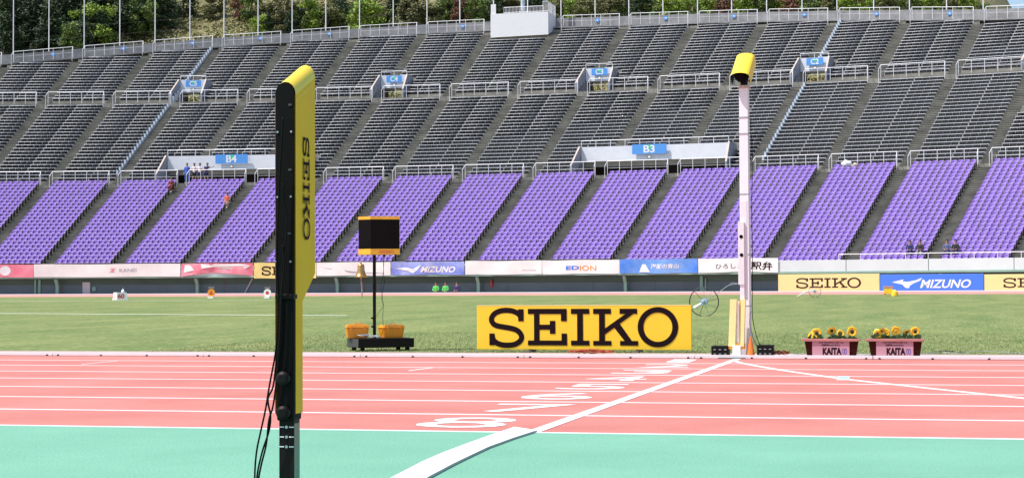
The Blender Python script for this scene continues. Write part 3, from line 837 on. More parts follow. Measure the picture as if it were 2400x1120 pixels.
def poly(pts,m,d=0):
    def f(t): t.face([(u,d,v) for u,v in pts],m)
    return f
def many(*fs):
    def f(t):
        for q in fs: q(t)
    return f
def circ(u,v,ru,rv,m,n=20,d=0): return poly([(u+ru*math.cos(2*PI*i/n),v+rv*math.sin(2*PI*i/n)) for i in range(n)],m,d)
def seik(u0,v0,u1,v1,m):
    def f(t):
        tt=MB(); put_seiko(tt,u0,1-v1,u1,1-v0,0,m)
        for i in range(len(tt.v)): tt.v[i]=(tt.v[i][0],-.002,1-tt.v[i][2])
        t.add(tt.v,tt.f,m)
    return f
banner('b',-110,75,'banner_pink','pink banner with a white disc at the far left of the parapet',many(circ(.64,.5,.07,.38,'sign_white')),top=0)
banner('b',76,421,'banner_white','long white banner lettered KANEI on the parapet, left part',many(btxt('KANEI',.585,.36,.70,.62,'cable_grey',.0),poly([(.52,.35),(.56,.33),(.53,.5),(.56,.6),(.515,.64),(.54,.5)],'banner_pink')))
banner('b',423,593,'banner_pink','crumpled pink and white banner riding up on the parapet',many(poly([(.05,.12),(.3,.08),(.8,.1),(.97,.2),(.9,.45),(.6,.62),(.45,.40),(.3,.5),(.04,.72)],'banner_white')),sag=.25,wav=.09)
banner('b',595,741,'banner_yellow','pale yellow banner lettered SEIKO behind the near timing post',many(seik(.12,.22,.90,.80,'letter_dark')),zb=1.72)
banner('b',742,916,'banner_white','white banner with faint grey swooshes beside the brass bell',many(poly([(.03,.35),(.5,.72),(.9,.82),(.9,.86),(.45,.78)],'cable_grey')))
banner('b',918,1090,'banner_blue','blue and white banner lettered MIZUNO on the parapet',many(btxt('MIZUNO',.40,.38,.88,.84,'banner_white',.03,.3),poly([(.05,.52),(.18,.42),(.3,.55),(.42,.22),(.36,.62),(.30,.86),(.24,.72),(.14,.60)],'banner_white')),sag=.03,wav=.06)
banner('b',1092,1272,'banner_white','plain white banner with a tiny grey line of text right of the blue one',many(poly([(.74,.68),(.93,.70),(.93,.73),(.74,.71)],'cable_grey')))
banner('b',1273,1455,'banner_white','white banner lettered EDION in blue and orange',many(btxt('ED',.31,.42,.48,.70,'mizuno_blue',.03),btxt('ION',.49,.42,.70,.78,'case_orange',.0)))
banner('b',1456,1638,'banner_azure','azure and white banner with Japanese shop lettering and a white peak',many(poly([(.25,.92),(.29,.35),(.33,.35),(.39,.92)],'banner_white',.0),btxt('洋服の青山',.40,.32,.76,.68,'banner_white',.02)),wav=.05)
banner('b',1640,1828,'banner_white','white banner with large black Japanese lettering behind the tall pole',many(btxt('ひろしま',.22,.38,.56,.74,'dark_grey',.0),btxt('駅弁',.66,.25,.93,.86,'letter_dark',.02)),sag=.05)
# free rail on the right of the parapet
b=MB(); ka_,kb_=kAt(1965,RW(12),2.8),kAt(2450,RW(13),2.8); n=9
pts=[S(ka_+(kb_-ka_)*i/n,RW(12)-.35+.12,PT) for i in range(n+1)]
pts=[S(ka_+(kb_-ka_)*i/n,RW(ka_+(kb_-ka_)*i/n)+.09,PT) for i in range(n+1)]
b.tube([p+Vector((0,0,.36)) for p in pts],.025,'white_metal',5)
for p in pts: b.tube([p,p+Vector((0,0,.36))],.022,'white_metal',5)
tag(b.obj('parapet_rail'),'low white rail on the bare parapet at the right','railing')
# advertising boards on the far track
def adboard(x0,x1,m,lab,fn,yb=688,yt=643):
    r=161.5; k0=kAt(x0,r,1.5); k1=kAt(x1,r,1.5); zb=.60
    A=S(k0,r,zb);B_=S(k1,r,zb)
    h=(proj(A)[1]-yt)/FPX*proj(A)[2]
    M=frame(A,B_-A); w=(B_-A).length; b=MB(); b.bbox((.02,0,0),(w-.02,.12,h),m,.015,M); o=b.obj('advertising_board'); tag(o,lab,'advertising board','boards on the far track')
    t=MB(); fn(t,w,h,M); t.obj('lettering',o)
    s=MB(); s.box((.3,.12,0),(.36,.5,.05),'dark_grey',M); s.box((w-.36,.12,0),(w-.3,.5,.05),'dark_grey',M); s.obj('foot',o)
def fS(t,w,h,M): put_seiko(t,w*.18,h*.21,w*.82,h*.80,-.002,'letter_brown',M)
def fM(t,w,h,M):
    pts=[(1075,440),(1195,408),(1185,432),(1240,436),(1320,418),(1385,390),(1365,422),(1290,458),(1258,480),(1250,508),(1215,505),(1180,465)]
    bm=bmesh.new(); vs=[bm.verts.new(M@Vector(((x-950)/1050*w,-.004,(548-y)/198*h))) for x,y in pts]; f=bm.faces.new(vs); f.normal_update(); bmesh.ops.triangulate(bm,faces=[f],ngon_method='EAR_CLIP'); t.bm(bm,'sign_white')
    put_text(t,'Mizuno'.upper(),(1362-950)/1050*w,h*.20,(1872-950)/1050*w,h*.69,-.005,'sign_white',.022,.28,M)
adboard(1823,2062,'pale_yellow','pale yellow board lettered SEIKO standing on the far track, the complete one',fS)
adboard(2062,2306,'mizuno_blue','blue board with white bird mark and MIZUNO lettering on the far track',fM)
adboard(2306,2560,'pale_yellow','pale yellow SEIKO board cut off by the right edge of the view',fS)

# ================================================================== HILL AND TREES
def hill_z(k,r):
    kq=k+max(0,r-223)*.0209
    s=float(np.interp(kq,[-10,10.2,11.8,13.3,24],[.52,.52,.42,.07,.0]))
    return 20+s*(r-230)+.6*math.sin(k*2.1)+.5*math.sin(r*.21+k)
b=MB(); NK,NR=90,40; V=[]
for j in range(NR+1):
    r=226+ (j/NR)**1.3*170
    for i in range(NK+1):
        k=-14+42*i/NK; V.append(S(k,r,hill_z(k,r)+random.uniform(-.3,.3)))
b.add(V,[(j*(NK+1)+i,j*(NK+1)+i+1,(j+1)*(NK+1)+i+1,(j+1)*(NK+1)+i) for j in range(NR) for i in range(NK)],'hillside'); struct(b.obj('hill',smooth=True))
def leaf_cloud(centers,rad,nper,size,flat=.8):
    V=[]
    C=np.array(centers); n=len(C)*nper
    c=np.repeat(C,nper,0); d=rng.normal(size=(n,3)); d/=np.linalg.norm(d,axis=1)[:,None]; rr=np.repeat(np.array(rad),nper)*(rng.random(n)**.45)
    p=c+d*rr[:,None]*np.array([1,1,flat])
    a=rng.normal(size=(n,3)); a[:,2]*=.6; a/=np.linalg.norm(a,axis=1)[:,None]; b2=np.cross(a,d+rng.normal(size=(n,3))*.5); b2/=np.linalg.norm(b2,axis=1)[:,None]
    s=size*rng.uniform(.6,1.3,n)[:,None]
    q=np.stack([p-a*s,p-b2*s*.5,p+a*s,p+b2*s*.5],1)
    return q.reshape(-1,3)
def quads_obj(me_name,V,m):
    n=len(V)//4; me=bpy.data.meshes.new(me_name); me.vertices.add(len(V)); me.vertices.foreach_set('co',V.ravel()); me.loops.add(len(V)); me.loops.foreach_set('vertex_index',np.arange(len(V))); me.polygons.add(n); me.polygons.foreach_set('loop_start',np.arange(n)*4)
    me.materials.append(MC[m]); me.update(calc_edges=True); return me
TV={}
def tree_meshes(kind,var):
    key=(kind,var)
    if key in TV: return TV[key]
    nc=22; cs=[];rs=[]
    for i in range(nc):
        a=random.uniform(0,2*PI); h=random.random(); rr=math.sqrt(random.random())*1.0*(1-.55*abs(h-.42)**1.2)*2.1
        if kind=='leaf_dark': rr*= (1.15-h)*1.0
        cs.append((rr*math.cos(a),rr*math.sin(a),1.6+h*(4.2 if kind!='leaf_dark' else 5.0)-.9)); rs.append(random.uniform(.55,1.15))
    V=leaf_cloud(cs,rs,150,.19)
    me=quads_obj('crown',V,kind)
    b=MB(); b.tube([(0,0,-1.5),(.05,0,1.2),(-.05,.1,3),(0,0,4.6)],[.2,.16,.1,.03],'bark',7)
    for i in range(6):
        c=cs[i*3]; b.tube([(0,0,1.0+i*.35),(c[0]*.5,c[1]*.5,c[2]*.6+.8),(c[0],c[1],c[2])],[.08,.05,.02],'bark',5)
    TV[key]=(me,b.mesh('trunk',True)); return TV[key]
poles=[30,113,196,280,363,445,525,605,685,764,843,922,1001,1078,1157,1237,1315,1395,1474,1554,1635,1715,1797,1880,1962,2048,2132,2219,2305]
KD={'leaf_bright':'bright yellow-green','leaf_mid':'mid green','leaf_dark':'dark evergreen','leaf_olive':'olive brown','leaf_rust':'rusty red-brown'}
used={}
def tree(x,yc,wpx,kind,dr=0,back=False):
    # crown centre seen at pixel (x,yc); stands on the hill
    rr=243+dr
    for _ in range(60):
        k=kAt(x,rr,32); z=hill_z(k,rr); sc=wpx/FPX*proj(S(k,rr,z))[2]/4.6
        cy=proj(S(k,rr,z+sc*3.6))[1]
        if cy>yc: rr+=.5
        else: break
    me,tr=tree_meshes(kind,random.randrange(3))
    i=min(range(len(poles)),key=lambda i:abs(poles[i]-x)); key=(kind,i); used[key]=used.get(key,0)+1
    n_=used[key]; suffix='' if n_==1 else ', the %s one there'%ORD[n_-1]
    o=empty('tree',S(k,rr,z),'%s hillside tree by the %s net pole from the left%s'%(KD[kind],ORD[i],suffix),'tree','trees on the hillside',random.uniform(0,6))
    o.scale=(sc,sc,sc*random.uniform(.9,1.15))
    c=bpy.data.objects.new('crown',me); COL.objects.link(c); c.parent=o
    t=bpy.data.objects.new('trunk',tr); COL.objects.link(t); t.parent=o
TREES=[(20,40,90,'leaf_dark'),(75,25,90,'leaf_dark'),(50,60,50,'leaf_mid'),(120,60,90,'leaf_dark'),(150,10,80,'leaf_dark'),(40,-10,80,'leaf_mid'),
(178,45,50,'leaf_bright'),(228,42,72,'leaf_bright'),(290,15,80,'leaf_dark'),(250,-15,90,'leaf_dark'),(100,100,60,'leaf_dark'),(160,100,50,'leaf_mid'),(140,85,60,'leaf_dark'),(200,95,50,'leaf_dark'),(335,20,60,'leaf_mid'),(370,-5,80,'leaf_dark'),(185,-15,90,'leaf_dark'),(10,90,70,'leaf_dark'),(60,95,50,'leaf_dark'),
(430,-12,60,'leaf_dark'),(500,0,50,'leaf_olive'),(560,15,40,'leaf_rust'),(590,10,50,'leaf_mid'),
(630,25,55,'leaf_olive'),(670,25,60,'leaf_olive'),(720,20,70,'leaf_bright'),(775,30,50,'leaf_olive'),(800,10,50,'leaf_dark'),(860,30,80,'leaf_bright'),(830,45,40,'leaf_bright'),(925,15,60,'leaf_dark'),(900,45,40,'leaf_olive'),
(960,25,70,'leaf_olive'),(1010,25,60,'leaf_olive'),(1050,15,55,'leaf_mid'),(1085,20,50,'leaf_rust'),(1115,15,55,'leaf_mid'),(1165,10,60,'leaf_dark'),(1190,15,50,'leaf_olive'),(1250,10,60,'leaf_dark'),(1300,20,55,'leaf_olive'),
(1335,15,50,'leaf_bright'),(1375,10,55,'leaf_olive'),(1425,10,60,'leaf_olive'),(1470,5,50,'leaf_mid'),(1505,0,60,'leaf_dark'),(1570,12,55,'leaf_bright'),(1620,10,65,'leaf_bright'),(1650,20,45,'leaf_bright'),(1690,-2,55,'leaf_rust'),(1740,5,55,'leaf_bright'),(1535,22,40,'leaf_mid'),
(1790,0,50,'leaf_mid'),(1845,3,50,'leaf_rust'),(1895,3,50,'leaf_mid'),(1940,8,45,'leaf_olive'),(1990,5,50,'leaf_bright'),(2035,3,45,'leaf_bright'),(2085,5,45,'leaf_olive'),(2130,5,45,'leaf_mid'),(2180,8,45,'leaf_bright'),(2225,8,40,'leaf_olive'),(2265,10,40,'leaf_bright'),(2300,17,30,'leaf_mid'),(715,48,40,'leaf_mid'),(650,50,40,'leaf_olive'),(1400,22,35,'leaf_bright'),(1860,14,30,'leaf_bright')]
for a in TREES: tree(a[0],a[1]+4,a[2]*1.2,a[3])
for i in range(46):
    x=i*8.5+random.uniform(-4,4); tree(x,random.uniform(-10,112-x*.09)-(40 if x>270 else 0),random.uniform(50,80),random.choice(['leaf_dark','leaf_dark','leaf_dark','leaf_mid']))
for i in range(64):
    x=600+i*26.5+random.uniform(-8,8); top=float(np.interp(x,[600,850,1150,1450,2000,2300],[68,50,32,24,10,10])); tree(x,top-random.uniform(6,24),random.uniform(32,52),random.choice(['leaf_mid','leaf_olive','leaf_dark','leaf_bright','leaf_bright','leaf_mid']))
# scrub as ground cover
cs=[];rs=[]
for i in range(13000):
    k=random.uniform(-4,14); r=random.uniform(229,268); 
    cs.append(tuple(S(k,r,hill_z(k,r)+.15))); rs.append(random.uniform(.3,.9))
V=leaf_cloud(cs,rs,14,.20,.6); o=bpy.data.objects.new('scrub',quads_obj('scrub',V,'scrub')); COL.objects.link(o); o['kind']='stuff'; o['label']='dry brown and yellow-green scrub covering the hillside'
P=S(kAt(483,245,28),244,hill_z(2,244)); b=MB(); b.tube([P-Vector((0,0,2)),P+Vector((0,0,3.1))],.07,'dark_grey',6); b.tube([P+Vector((-.45,0,2.1)),P+Vector((.45,0,2.1))],.12,'cable_grey',6); b.ball(P+Vector((.1,0,3.2)),.2,'dark_grey',sub=1); b.tube([P+Vector((0,0,2.7)),P+Vector((.3,0,3.1))],.05,'dark_grey',5)
tag(b.obj('service_pole'),'dark service pole with crossbar and lamp on the scrubby hillside','pole')

# ================================================================== NEAR TIMING POST
PX,PY=-1.79,4.90
q=gnd(672,1251); 
X0=PX; post=empty('timing_post',(0,0,0),'tall narrow black timing post with olive-yellow cowl lettered SEIKO, nearest the camera','timing post')
def zy(y,Y=PY): return atY(670,y,Y).z
def xx(x,y=600,Y=PY): return atY(x,y,Y).x
xl,xr=xx(646),xx(689.5)         # back face of the head
D=.175
b=MB()
zt=zy(196); zbot=zy(692)
w=xr-xl; n=24
prof=[]
for i in range(n+1):
    t=PI*i/n; prof.append((xl+w/2-w/2*math.cos(t),zt+.62*w*math.sin(t)-.034))
# head casing (black core)
pts=[(xl,zbot)]+prof+[(xr,zbot)]
N_=len(pts); Y0,Y1=PY,PY+D
TI=.072; vs=[(x,Y0,z) for x,z in pts]+[(x,Y1,z+(TI if z>zt-.1 else 0)) for x,z in pts]
for (zb0,dd) in ((zy(640),D),):
    q2=[(xl,zb0)]+prof+[(xr,zb0)]; v2=[(x,PY+.05,z) for x,z in q2]+[(x,PY+dd,z+(.072 if z>zt-.1 else 0)) for x,z in q2]
    b.add(v2,[tuple(range(N_,2*N_))[::-1]]+[(i,i+N_,(i+1)%N_+N_,(i+1)%N_) for i in range(N_)],'black_plastic')
vs=[(x,Y0,z) for x,z in pts]+[(x,PY+.06,z+(.072*.06/D if z>zt-.1 else 0)) for x,z in pts]
b.add(vs,[tuple(range(N_))],'black_plastic'); b.add(vs,[tuple(range(N_,2*N_))[::-1]],'black_plastic'); b.add(vs,[(i,i+N_,(i+1)%N_+N_,(i+1)%N_) for i in range(N_)],'black_plastic')
b.obj('housing',post)
# yellow cowl: wraps over the top and both sides, tapering below
c=MB(); g_=.003
zta,ztb,zlow=zy(640),zy(706),zy(985)
def Dp(z):  # depth of the side sheet from the back face
    if z>=zta: return D+.006
    if z>=ztb: return .066+(D+.006-.066)*(z-ztb)/(zta-ztb)
    return .066
zs=[zt-.005*i for i in range(1)]
rowz=[zt-.034,zt-.2,zt-.4,zta+.001,zta-.03,(zta+ztb)/2,ztb,(ztb+zlow)/2,zlow+.02]
for sx,xs_ in ((1,xr+g_),(-1,xl-g_)):
    for i in range(len(rowz)-1):
        z0,z1=rowz[i],rowz[i+1]
        c.face([(xs_,PY+.004,z0),(xs_,PY+.004,z1),(xs_,PY+Dp(z1),z1+(TI if z1>zt-.05 else 0)),(xs_,PY+Dp(z0),z0+(TI if z0>zt-.05 else 0))],'yellow_cowl')
        c.face([(xs_-sx*.0025,PY+.004,z0),(xs_-sx*.0025,PY+Dp(z0),z0+(TI if z0>zt-.05 else 0)),(xs_-sx*.0025,PY+Dp(z1),z1+(TI if z1>zt-.05 else 0)),(xs_-sx*.0025,PY+.004,z1)],'yellow_cowl')
arcp=[(xl+w/2-(w/2+g_)*math.cos(PI*i/n),zt-.034+(.62*w+g_)*math.sin(PI*i/n)) for i in range(n+1)]
for i in range(n):
    (xa,za),(xb,zb_)=arcp[i],arcp[i+1]
    c.face([(xa,PY+.004,za),(xb,PY+.004,zb_),(xb,PY+D+.006,zb_+TI),(xa,PY+D+.006,za+TI)],'yellow_hood')  # top takes a brighter yellow than the sides, sunlight put into the colour
c.face([(xl-g_,PY+D+.006,zta)]+[(x,PY+D+.006,z+TI) for x,z in arcp]+[(xr+g_,PY+D+.006,zta)],'yellow_cowl')
oc=c.obj('cowl',post)
for p_ in oc.data.polygons: p_.use_smooth=False
# SEIKO on the right side, reading downwards
t=MB()
M=Matrix.Identity(4)  # local x-> +Y , local -y -> +X
M=Matrix(((0,-1,0,xr+g_+.0008),(1,0,0,0),(0,0,1,0),(0,0,0,1)))
y0=atY(706,450,PY); 
ya=PY+.064; yb=PY+.124
put_seiko(t,ya,zy(563,PY+.09),yb,zy(322,PY+.09),0,'letter_dark',M,proud=.0005,vert='d')
t.obj('lettering',post)
b=MB()   # seam line under the rounded top
b.hexa([(xr+g_+x_,PY+y_,zt-.052+z_+TI*y_/D) for z_ in (0,.003) for x_,y_ in ((-.0005,.006),(.0012,.006),(.0012,D-.02),(-.0005,D-.02))],'yellow_hood'); b.obj('seam_strip',post)
# lower body, pole, knobs, marks
b=MB(); xl2,xr2=xx(651,850),xx(691,850); b.bbox((xl2,PY-.012,zy(985)),(xr2,PY+.062,zy(700)),'black_plastic',.006); b.obj('lower_body',post)
b=MB(); b.bbox((xl2-.004,PY-.016,zy(700)-.002),(xr2+.002,PY+.02,zy(688)),'black_metal',.004); b.obj('clamp',post)
b=MB(); xl3,xr3=xx(654.5,1050),xx(689,1050); b.box((xl3,PY+.0,-.0),(xr3,PY+.05,zy(985)+.01),'black_metal')
b.face([(xr3+.0006,PY+.001,.01),(xr3+.0006,PY+.049,.01),(xr3+.0006,PY+.049,zy(992)),(xr3+.0006,PY+.001,zy(992))],'green_reflection'); b.obj('pole',post)  # green sheet: a reflection painted on the pole's right face
b=MB(); b.box((xl3-.12,PY-.12,0),(xr3+.12,PY+.17,.02),'black_metal'); b.obj('base_plate',post)
for yy in (885,965):
    z=zy(yy); b=MB(); xm=(xl2+xr2)/2; b.tube([(xm,PY-.012,z),(xm,PY-.018,z),(xm,PY-.034,z),(xm,PY-.040,z)],[.013,.020,.020,.012],'black_metal',18); b.obj('knob',post,smooth=False)
for yy in (1000,1023,1046):
    z=zy(yy); b=MB(); b.box((xl3+.0005,PY-.0008,z-.0016),((xl3+xr3)/2-.008,PY+.002,z+.0016),'white_paint'); b.box(((xl3+xr3)/2+.008,PY-.0008,z-.0016),(xr3-.0005,PY+.002,z+.0016),'white_paint')
    b.tube([((xl3+xr3)/2,PY-.002,z),((xl3+xr3)/2,PY+.004,z)],.0045,'steel',10); b.obj('height_mark',post)
for (px,py) in ((651,310),(683,309),(651,462),(682,461),(649,613),(681,613)):
    b=MB(); P=atY(px,py,PY); b.tube([(P.x,PY-.003,P.z),(P.x,PY+.002,P.z)],.0032,'steel',10); b.obj('screw',post)
for (px,py) in ((680,246),(680,398),(679,547)):
    b=MB(); P=atY(px,py,PY); b.box((P.x-.005,PY-.0022,P.z-.003),(P.x+.005,PY+.001,P.z+.003),'dark_grey'); b.obj('label_plate',post)
# cables of the near post
def cable(pts,r,m,lab,name='cable',Y=None,grp=None):
    b=MB(); P=[Vector(p) for p in pts]; out=[]
    for i in range(len(P)-1):
        p0=P[max(i-1,0)];p1=P[i];p2=P[i+1];p3=P[min(i+2,len(P)-1)]
        for j in range(6):
            t=j/6; out.append(.5*((2*p1)+(p2-p0)*t+(2*p0-5*p1+4*p2-p3)*t*t+(3*p1-p0-3*p2+p3)*t**3))
    out.append(P[-1]); b.tube(out,r,m,7); o=b.obj(name,smooth=True)
    if lab: tag(o,lab,'cable',grp)
    return o
cable([atY(x,y,PY-.02) for x,y in ((664,275),(660,340),(655,420),(651,520),(649,600),(650,650),(653,700),(651,770),(645,830),(632,900),(622,960),(611,1010),(601,1060),(597,1120),(600,1190))]+[gnd(612,1262)],.0028,'black_plastic','black cable running down the near timing post, the outermost loop')
cable([atY(x,y,PY-.025) for x,y in ((663,430),(665,470),(672,510),(670,560),(664,600),(660,660),(657,710),(654,790),(647,850),(640,905),(628,935),(634,975),(630,1010),(614,1060),(602,1120),(604,1190))]+[gnd(622,1266)],.0028,'black_plastic','black cable hanging beside the near timing post, crossing its neighbour')
cable([atY(x,y,PY-.03) for x,y in ((662,575),(666,620),(660,680),(657,760),(652,840),(648,890),(640,950),(630,985),(624,1040),(612,1090),(606,1130),(610,1200))]+[gnd(632,1268)],.0028,'black_plastic','black cable dangling closest to the near timing post')

# ================================================================== CLOCK CART
CY_=20.35
cl=gnd(890,822); CYc=cl.y
A=gnd(840,826); 
cart=empty('clock_cart',(0,0,0),'black four-wheeled cart carrying a black lap clock with orange rims on a post','cart')
P0=atY(838,824,CYc-.28)  # front-left corner direction
zc=.055; topz=atY(900,793,CYc-.25).z; botz=atY(900,813,CYc-.25).z
xL,xR=atY(838,800,CYc-.28).x,atY(978,800,CYc-.28).x
cc=atY(892,810,CYc); M=Matrix.Translation((cc.x,CYc,0))@Matrix.Rotation(math.radians(35),4,'Z')
hw=.355; 
b=MB(); b.bbox((-hw,-.23,botz-.008),(hw,.23,topz),'black_metal',.006,M); b.obj('platform',cart)
b=MB(); b.box((-hw-.0025,-.225,botz),(-hw+.001,.225,topz-.006),'dark_grey',M); b.obj('lit_side',cart)  # thin lighter sheet paints the sunlit left face of the platform
for sx in (-1,1):
    for sy in (-1,1):
        b=MB(); c0=M@Vector((sx*(hw-.07),sy*.17,.028)); b.tube([c0+Vector((0,-.012,0)),c0+Vector((0,.012,0))],.027,'black_plastic',16); b.box((-.02,-.016,.02),(.02,.016,botz),'black_metal',Matrix.Translation((c0.x,c0.y,0))); b.obj('caster',cart)
xp=atY(877.5,700,CYc).x; hz=atY(880,597,CYc).z; ht=atY(880,508,CYc).z
b=MB(); b.tube([(xp,CYc,topz),(xp,CYc,hz+.02)],.020,'black_metal',14); b.obj('post',cart)
for yy in (745,765): 
    b=MB(); z=atY(877,yy,CYc).z; b.tube([(xp-.018,CYc-.02,z),(xp-.018,CYc-.045,z)],.012,'black_metal',12); b.obj('clamp_knob',cart)
# clock head: wide front and a narrower bevelled left face
hx0,hx1=atY(838,550,CYc-.1).x,atY(928,550,CYc-.1).x; hc=(hx0+hx1)/2
fw=(hx1-hx0)
ang=math.radians(16.8); eu=Vector((math.cos(ang),math.sin(ang),0)); ev=Vector((-math.sin(ang),math.cos(ang),0)); hcn_=Vector((hc,CYc,0)); fw=fw*1.02
foot=[(lambda q:(q.x,q.y))(hcn_+eu*a+ev*b_) for a,b_ in ((-fw*.5,.13),(-fw*.5,.0),(-fw*.20,-.12),(fw*.5,-.09),(fw*.5,.13))]
def prism(mb,f_,z0,z1,m,grow=0):
    c0=sum(x for x,y in f_)/len(f_); c1=sum(y for x,y in f_)/len(f_)
    q=[(x+(grow if x>c0 else -grow),y+(grow if y>c1 else -grow)) for x,y in f_]; n=len(q)
    mb.add([(x,y,z0) for x,y in q]+[(x,y,z1) for x,y in q],[tuple(range(n))[::-1],tuple(range(n,2*n))]+[(i,(i+1)%n,(i+1)%n+n,i+n) for i in range(n)],m)
rh=(ht-hz)
b=MB(); prism(b,foot,hz+rh*.15,hz+rh*.92,'black_plastic')
nl=16
for i in range(nl):
    z=hz+rh*(.17+.73*i/nl); prism(b,foot,z,z+rh*.012,'black_metal',.003)
b.obj('clock_case',cart)
b=MB(); prism(b,foot,hz+rh*.0,hz+rh*.15,'orange_rim',.004); o=b.obj('lower_rim',cart)
t=MB(); fa_=Vector((foot[2][0],foot[2][1],0)); fb_=Vector((foot[3][0],foot[3][1],0)); MF=frame(fa_,fb_-fa_); lf=(fb_-fa_).length; put_seiko(t,lf*.28,hz+rh*.035,lf*.80,hz+rh*.115,-.006,'ink_red',MF); t.obj('lettering',o)
b=MB(); prism(b,foot,hz+rh*.92,ht,'orange_rim',.004); b.obj('upper_rim',cart)
b=MB(); b.tube([(atY(900,600,CYc-.05).x,CYc-.05,hz-.03),(atY(900,600,CYc-.05).x,CYc-.05,hz)],.016,'black_plastic',10); b.tube([(hx1-.02,CYc-.05,hz-.04),(hx1-.02,CYc-.05,hz)],.012,'black_plastic',10); b.obj('cable_gland',cart)
# bell
bx=atY(846,635,CYc-.12); bt=atY(846,619,CYc-.12).z; bb=atY(846,649,CYc-.12).z; H=bt-bb
bell=empty('bell',(bx.x,CYc-.12,bb),'brass bell with a dangling rope hanging under the lap clock','bell')
b=MB(); rr_=.080
b.lathe([(.0,H*1.0),(rr_*.42,H*.99),(rr_*.52,H*.9),(rr_*.56,H*.6),(rr_*.66,H*.32),(rr_*.9,H*.08),(rr_*1.05,0),(rr_*.98,-.004),(rr_*.6,H*.2),(rr_*.4,H*.5)],(0,0,0),'brass',28); b.obj('shell',bell,smooth=True)
b=MB(); b.tube([(0,0,H),(0,0,H+.02)],.012,'brass',10); b.tube([(0,0,H+.02),(.004,0,H+.045),(0,0,hz-bb)],.004,'steel',6); b.obj('hanger',bell)
b=MB(); b.ball((0,0,-.012),.014,'brass',sub=2); b.obj('clapper',bell,smooth=True)
b=MB(); b.tube([(0,0,-.02),(.006,0,-.08),(.012,0,-.15),(.014,-.002,-.24)],[.005,.010,.009,.006],'rope',8); b.obj('rope',bell,smooth=True)
# cases
def case(x0,x1,y0,y1,Y,rz,lab,dep=.17):
    a=atY(x0,y1,Y);c=atY(x1,y0,Y); wv=(c.x-a.x)*.92; hv=c.z-topz; o=empty('equipment_case',((a.x+c.x)/2,Y,topz),lab,'case','orange equipment cases',rz)
    def taper(z0,z1,s0,s1,m,nm):
        bm=bmesh.new(); bmesh.ops.create_cube(bm,size=1)
        for v in bm.verts:
            s=s1 if v.co.z>0 else s0; v.co=Vector((v.co.x*wv*s,v.co.y*dep*s,z0+(v.co.z+.5)*(z1-z0)))
        bmesh.ops.bevel(bm,geom=bm.edges[:],offset=.008,segments=2,affect='EDGES'); q=MB(); q.bm(bm,m); return q.obj(nm,o)
    taper(0,hv*.70,.82,.93,'case_orange','case_body'); taper(hv*.70,hv*.95,1.0,.86,'case_orange','lid')
    q=MB(); q.tube([(-wv*.15,-dep*.25,hv*.93),(-wv*.13,-dep*.25,hv*1.05),(wv*.13,-dep*.25,hv*1.05),(wv*.15,-dep*.25,hv*.93)],.005,'case_orange',6); q.obj('handle',o)
    for s in (-1,1):
        q=MB(); q.box((s*wv*.28-.012,-dep*.485-.006,hv*.55),(s*wv*.28+.012,-dep*.44,hv*.82),'case_orange'); q.obj('latch',o)
case(808,866,758,793,CYc-.10,.45,'orange equipment case left of the clock post, on the cart')
case(886,948,759,793,CYc+.04,.80,'wider orange equipment case right of the clock post, on the cart')
def tang(xa,ya,xb,yb,Y,n,m,lab,name='cable_coil',r=.0035,wob=.012,zmin=None,cat='cables'):
    b=MB()
    for i in range(n):
        P=[]
        for j in range(9):
            t=j/8; p=atY(xa+(xb-xa)*t,ya+(yb-ya)*t,Y+random.uniform(-.02,.02)); p.z+=random.uniform(-wob,wob)*(.5+math.sin(PI*t)); 
            if zmin is not None: p.z=max(p.z,zmin+r)
            P.append(p)
        b.tube(P,r,m,6)
    return tag(b.obj(name,smooth=True),lab,cat)
tang(838,785,895,788,CYc-.2,7,'cable_grey','tangle of grey cables lying between the two orange cases',zmin=topz)
o=cable([atY(x,y,CYc-.1) for x,y in ((899,602),(899,640),(901,660),(896,690),(898,715),(897,745),(898,770),(893,786))],.003,'black_plastic','thin black cable hanging from the lap clock, the straighter one')
o=cable([atY(x,y,CYc-.11) for x,y in ((901,602),(898,640),(893,672),(895,705),(899,715),(886,735),(880,745))],.002,'black_plastic','thin black cable curling from the lap clock to its post')

# ================================================================== SEIKO BOARD
A=gnd(1118,823); Yb=20.2
a=atY(1118,818,Yb); c_=atY(1621,818,Yb); zt_=atY(1370,715,Yb).z; zb_=atY(1370,819,Yb).z
bd=empty('sponsor_board',((a.x+c_.x)/2,Yb,0),'large orange-yellow board lettered SEIKO standing on the grass by the kerb','board')
wv=c_.x-a.x; rz=0
b=MB(); b.bbox((-wv/2,0,zb_),(wv/2,.05,zt_),'board_yellow',.004); b.obj('panel',bd)
t=MB(); H_=zt_-zb_; sx=wv/503.
put_seiko(t,-wv/2+27*sx,zb_+6.0*sx,-wv/2+27*sx+446*sx,zb_+(6.0+92)*sx,-.001,'letter_dark'); t.obj('lettering',bd)
b=MB(); b.box((-wv/2,-.002,zt_-.006),(wv/2,.052,zt_+.003),'pale_yellow'); b.obj('top_trim',bd)
for px in (1243,1495):
    x=atY(px,822,Yb).x-bd.location.x; b=MB(); b.hexa([(x-.09,-.22,0),(x+.03,-.22,0),(x+.03,.25,0),(x-.09,.25,0),(x+.0,-.10,.03),(x+.025,-.10,.03),(x+.025,.2,.035),(x+.0,.2,.035)],'dark_grey'); b.box((x-.02,-.0,.02),(x+.02,.045,zb_+.004),'letter_dark'); b.obj('foot',bd)
tang(1330,823,1440,823,Yb-.5,9,'cable_orange','heap of dark orange cables under the large yellow board',zmin=.0,wob=.018,r=.005)

